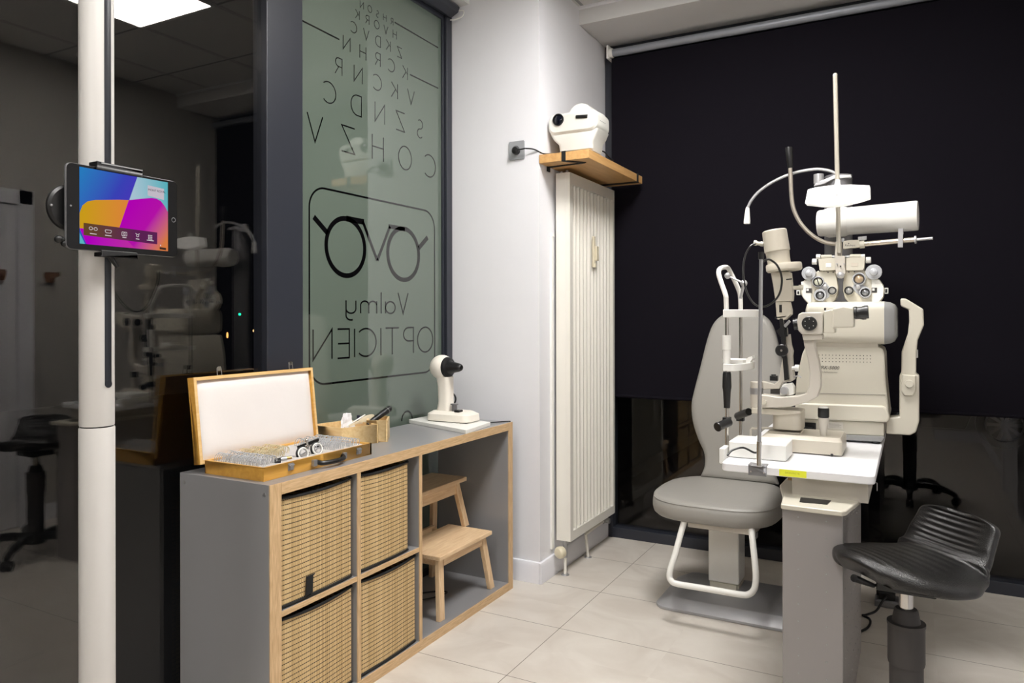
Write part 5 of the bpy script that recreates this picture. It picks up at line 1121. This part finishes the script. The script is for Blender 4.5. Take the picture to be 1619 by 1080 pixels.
for hd_, (x0, y0, x1, y1) in ((hl, (248, 672, 298, 738)), (hr, (1432, 640, 1486, 720))):
    pz([(x0, y0), (x1, y0), (x1, y1), (x0, y1)], .01, .02, 'side_sight', M_white, hd_, .002)
    pz([(x0 + 14, y0 + 14), (x1 - 14, y0 + 14), (x1 - 14, y1 - 14), (x0 + 14, y1 - 14)], .009, .002, 'sight_window', M_black, hd_, 0)
mb = MB()
for x, y in ((675, 432), (745, 430), (955, 427), (1030, 425), (560, 412), (620, 412)):
    c = cpt(x, y, -.001); mb.cyl(c, c - Vector((0, .0015, 0)), 9 * kq / 8.52, n=10)
mb.done('small_screws', M_rubber, t)
# hanger box, side rod and strap
pxp(MB(), [(1333, 381.5), (1344, 379.5), (1359, 379), (1359, 391), (1333, 393.5)], YQ - .012, .03).done('hanger_box', M_cream, t, bevel=.0015)
p = W(1335.5, 389.3, YQ - .012); text_mesh('Reichert', .0105, None, t, 'maker_text', Matrix.Translation((p.x, YQ - .0126, p.z)) @ Matrix.Rotation(.05, 4, 'Y') @ MZ, extr=.0002, shear=.15, mat_=M_text)
p = W(1341.8, 385, YQ - .0126); MB().cyl((p.x, YQ - .0130, p.z), (p.x, YQ - .0122, p.z), .0024, n=5).done('maker_mark', M_text, t)
pxp(MB(), [(1322, 377), (1335, 377), (1335, 383), (1322, 383)], YQ - .005, .03).done('hanger_knob', M_satin, t, bevel=.001)
pxp(MB(), [(1321, 382), (1331, 382), (1331, 410), (1321, 410)], YQ - .01, .03).done('hanger_stem', M_beige, t, bevel=.002)
a, b = W(1359, 387, YQ), W(1367, 386, YQ); MB().cyl(a, b, 6.2 * kq, n=22).done('rod_collar', M_cream, t, bevel=.001)
pxp(MB(), [(1356.5, 374.5), (1370, 373), (1370, 378.5), (1366, 380), (1359, 380), (1356.5, 379)], YQ - .006, .02).done('thumb_screw', M_satin, t, bevel=.001)
a, b = W(1366, 386, YQ), W(1449, 379, YQ - .02); MB().tube([a, b], 4.1 * kq, 16).done('side_rod', mat('polished_rod', (200, 190, 176), .25, .8), t)
MB().tube([b - (b - a).normalized() * .006, b], 6 * kq, 16).done('rod_stop', M_satin, t); d = (b - a).normalized(); MB().tube([b, b + d * .052], 2.3 * kq, 12).done('rod_tip', M_satin, t)
sa_, sb_ = W(1423, 358, YQ + .09), W(1423, 383, YQ - .015)
mb = MB(); mb.prism([W(x, y, YQ - .03) for x, y in ((1420, 362), (1428, 362), (1427.5, 391), (1419.5, 391))], (0, .008, 0)); mb.prism([W(x, y, YQ - .03) for x, y in ((1420, 361.5), (1428, 361.5), (1428, 364.5), (1420, 364.5))], (0, .14, 0)); mb.done('support_strap', M_satin, t, bevel=.001)
# reading rod
a, b = W(1320.5, 119, YQ - .02), W(1326.5, 400, YQ - .02)
t2 = thing('reading_rod', 'slim upright reading rod rising above the phoropter', 'rod', b)
MB().tube([a, b], 3.4 * kq, 8).done('rod', mat('rod_beige', (196, 190, 176), .35, .3), t2); MB().ball(a, 3.6 * kq, n=12).done('rod_end', M_cream, t2)
# exam lamp
YL = 3.0
t = thing('exam_lamp', 'bright white flat lamp shade in front of the reading rod', 'lamp', W(1325, 310, YL))
sh = [(1277, 299.5), (1290, 296), (1318, 292.5), (1345, 291.7), (1375, 293), (1375.5, 312), (1360, 317), (1335, 323), (1320, 324.3), (1300, 324.8), (1272.5, 322)]
M_shade = mat('white_lamp_shade', (250, 250, 250), .35, emis=(255, 252, 245), estr=.45)  # weak glow added so the white shade looks brightly lit from the ceiling
pxp(MB(), sh, YL, .06).done('shade', M_shade, t, bevel=.003)
plathe((1324, 294), (1325, 284), YL + .03, [(5, 0), (4, .5), (3.4, 1)], 18).done('mount', M_white, t)
c = W(1323, 308.5, YL); MB().cyl(c, c - Vector((0, .001, 0)), .0025, n=10).done('centre_pin', M_textg, t)
# ------------------------------------------------------------------ operator stool
SCx, SCy = -.015, 2.25
ang = math.atan2(-.776, -.717)       # facing left and towards the viewer
t = thing('operator_stool', 'black moulded saddle stool with ribbed backrest and telescopic column', 'stool', (SCx, SCy, 0))
fdir = Vector((-.717, -.697, 0)).normalized(); wdir = Vector((-fdir.y, fdir.x, 0))
prof = spline([(.160, 0, .590), (.142, 0, .601), (.10, 0, .601), (.02, 0, .590), (-.06, 0, .588), (-.115, 0, .596), (-.152, 0, .622), (-.176, 0, .657), (-.194, 0, .692), (-.202, 0, .712)], 8)
def half_w(tt, x, z):
    if x > -.02: return .197 * math.sqrt(max(.01, 1 - (max(0, x + .0) / .170) ** 2.1))
    if z < .60 and x > -.13: u = (-.02 - x) / .11; return .197 - .050 * u * u * (3 - 2 * u)
    if tt > .82: return .128 * math.sqrt(max(.06, 1 - ((tt - .82) / .18) ** 2.6))
    u = min(1, max(0, (z - .60) / .07)); return .140 - .012 * u
Ln = len(prof) - 1; rings = []
def interp(tt, arr):
    x = tt * (len(arr) - 1); i = min(int(x), len(arr) - 2); f = x - i; f = f * f * (3 - 2 * f); return arr[i] * (1 - f) + arr[i + 1] * f
NW = 28
for i in range(Ln + 1):
    tt = i / Ln; p = prof[i]; a = prof[max(0, i - 1)]; b = prof[min(Ln, i + 1)]; d = (b - a).normalized()
    nrm = Vector((d.z, 0, -d.x));  nrm = nrm if nrm.z > 0 or nrm.x > 0 else -nrm
    if nrm.z < 0 and abs(nrm.z) > abs(nrm.x): nrm = -nrm
    e_ = min(1, tt / .07, (1 - tt) / .06); e_ = math.sqrt(max(0, 1 - (1 - e_) ** 2)); hw = half_w(tt, p.x, p.z)
    th = (.060 * (1 - tt) + .042 * tt) * (.25 + .75 * e_)
    ring = []
    for k in range(NW):
        a_ = 2 * PI * k / NW; ca, s_ = math.cos(a_), math.sin(a_)
        v = math.copysign(abs(ca) ** .62, ca); h = math.copysign(abs(s_) ** .62, s_)
        droop = -.016 * v * v * (1 if tt < .55 else 0) + .020 * v * v * (1 if tt >= .55 else 0) * min(1, (tt - .55) / .15 if tt > .55 else 0)
        groove = 0
        if h > 0.3 and abs(v) < .74 and .12 < tt < .94:
            groove = -.0028 * (.5 + .5 * math.cos(tt * 2 * PI * 21)) * (1 - (abs(v) / .74) ** 4) * (1.9 if tt > .62 else 1)
        off = nrm * (h * th / 2 + groove + droop)
        q = Vector((SCx, SCy, 0)) + fdir * (p.x + off.x) + wdir * (hw * v) + Vector((0, 0, p.z + off.z))
        ring.append(q)
    rings.append(ring)
mb = MB(); mb.loft(rings)
mb.done('moulded_seat', M_stool, t, sub=1, angle=80)
MB().box(SCx - .07, SCx + .07, SCy - .06, SCy + .06, .525, .552).done('seat_mount', M_black, t, bevel=.004)
cz = [(.0176, .44), (.0176, .54)]
MB().lathe(cz, (SCx, SCy, 0), n=24).done('gas_piston', M_chrome, t)
MB().lathe([(.026, .47), (.029, .466), (.036, .43), (.038, .425)], (SCx, SCy, 0), n=36).lathe([(.0465, .424), (.0472, .428), (.0472, .434), (.038, .435)], (SCx, SCy, 0), n=36).done('inner_cover', M_rubber, t)
MB().lathe([(.044, .322), (.0455, .33), (.0455, .424), (.044, .426)], (SCx, SCy, 0), n=36).done('upper_cover', M_rubber, t)
MB().lathe([(.040, .12), (.0415, .322)], (SCx, SCy, 0), n=36).done('lower_cover', M_rubber, t)
a, b = W(1381, 926, 2.2), W(1350, 914, 2.12)
MB().tube([a, b], [.006, .010], 10).tube([a, a + Vector((.04, .03, .004))], .004, 8).done('height_lever', M_black, t)
MB().lathe([(.05, .06), (.052, .10), (.042, .125)], (SCx, SCy, 0), n=28).done('hub', M_black, t)
for k in range(5):
    a_ = math.radians(18 + 72 * k); u = Vector((math.cos(a_), math.sin(a_), 0)); c0 = Vector((SCx, SCy, 0))
    lg = MB().tube(spline([c0 + u * .03 + Vector((0, 0, .095)), c0 + u * .14 + Vector((0, 0, .105)), c0 + u * .24 + Vector((0, 0, .085)), c0 + u * .29 + Vector((0, 0, .06))], 5), [.022] * 10 + [.018] * 5 + [.014], 10).done('base_leg', M_black, t)
    w_ = Vector((-u.y, u.x, 0)); cc = c0 + u * .285 + Vector((0, 0, .026))
    MB().cyl(cc - w_ * .022, cc - w_ * .006, .026, n=22).cyl(cc + w_ * .006, cc + w_ * .022, .026, n=22).cyl(cc - w_ * .006, cc + w_ * .006, .012, n=12).done('castor', M_black, lg)
# ------------------------------------------------------------------ floor sockets behind the table
t = thing('floor_socket', 'low grey floor socket box with a black plug and cable, behind the stool', 'socket', (-.095, 3.61, 0))
MB().loft([plan(-.145, -.045, 3.56, 3.66, .008, .001), plan(-.145, -.045, 3.56, 3.66, .008, .022), plan(-.138, -.052, 3.567, 3.653, .008, .028)]).done('housing', M_alu, t)
MB().box(-.13, -.065, 3.575, 3.615, .028, .058).box(-.14, -.10, 3.62, 3.65, .028, .05).done('plug', M_black, t, bevel=.003)
MB().tube(spline([(-.10, 3.575, .045), (-.115, 3.54, .03), WZ(1385, 966, .006), WZ(1370, 972, .006), WZ(1364, 973, .006), WZ(1374, 978, .006), WZ(1376, 985, .006), WZ(1371, 993, .006), WZ(1360, 998.5, .006), (-.20, 3.2, .006), (-.24, 3.13, .006)], 6), .0048, 8).done('cable', M_black, t)
# parked car out in the street, one wheel showing under the blind
cw = Vector((0, 0, CAM_H)) + ray(1588, 672) * 9.4
t = thing('parked_car', 'dark parked car outside, its spoked wheel showing under the black blind at the right', 'car', (cw.x + 1.2, cw.y + .8, cw.z - .31))
M_car = mat('dark_car_paint', (26, 27, 30), .3)
prof = [(-.95, .0), (-.42, .0), (-.36, .16), (-.24, .29), (-.08, .35), (.08, .35), (.24, .29), (.36, .16), (.42, .0), (2.2, .0), (2.26, .16), (2.38, .29), (2.54, .35), (2.70, .35), (2.86, .29), (2.98, .16), (3.04, 0), (3.5, .0), (3.55, .45), (3.35, .62), (2.6, .70), (2.1, 1.12), (.9, 1.15), (.15, .70), (-.85, .58), (-.98, .4)]
MB().prism([(cw.x + a, cw.y + .04, cw.z - .10 + b) for a, b in prof], (0, 1.6, 0)).done('body', M_car, t, bevel=.03)
for wx in (0, 2.62):
    c_ = cw + Vector((wx, 0, 0))
    ty = MB().lathe([(.215, -.1), (.29, -.1), (.31, -.08), (.31, .08), (.29, .1), (.215, .1)], c_ + Vector((0, .1, 0)), (0, -1, 0), 40).done('wheel', M_rubber, t)
    mb = MB(); mb.torus(c_ + Vector((0, -.01, 0)), .205, .012, (0, 1, 0), 40, 8); mb.cyl(c_ + Vector((0, .01, 0)), c_ - Vector((0, .02, 0)), .05, n=20)
    for k in range(10):
        a_ = 2 * PI * k / 10; mb.prism([c_ + Vector((math.cos(a_ + q) * r, -.012, math.sin(a_ + q) * r)) for q, r in ((-.4, .04), (-.12, .2), (.12, .2), (.4, .04))], (0, .012, 0))
    mb.done('rim', M_satin, ty)
pv = MB().box(-8, 8, YB + .3, 22, cw.z - .42, cw.z - .312).done('pavement', mat('street_asphalt', (44, 44, 46), .9)); tag(pv, 'dark street outside beyond the back window', 'ground'); pv['kind'] = 'structure'
# small lights far out in the night beyond the left glass
for (px_, py_, col, r_, dz, lab) in ((379, 497, (20, 255, 170), .011, 1, 'tiny green light far outside behind the left glass'), (359.5, 530, (255, 170, 90), .008, 3.2, 'thin upright orange light far outside behind the left glass'), (401, 523, (255, 200, 130), .007, 1.6, 'smallest orange light far outside, beside the dark post')):
    p = WX(px_, py_, -5.0)
    tag(MB().ball(p, r_, (1, 1, dz), 12).done('distant_light', emat('lamp_glow', col, 1.6)), lab, 'light')
tag(MB().box(-12, -2.3, -3, 14, -.25, -.15).done('pavement', mat('night_asphalt', (40, 40, 42), .9)), 'dark ground outside beyond the glass', 'ground')['kind'] = 'structure'
# ------------------------------------------------------------------ world and view
wd = bpy.data.worlds.new('night'); SC.world = wd; wd.use_nodes = True; bg = wd.node_tree.nodes['Background']; bg.inputs[0].default_value = (.5, .55, .7, 1); bg.inputs[1].default_value = .002
SC.view_settings.view_transform = 'Standard'; SC.view_settings.look = 'None'; SC.view_settings.gamma = 1; SC.view_settings.exposure = .5
SC.view_settings.use_curve_mapping = False
SC.cycles.max_bounces = 10; SC.cycles.transparent_max_bounces = 12; SC.cycles.sample_clamp_indirect = 6
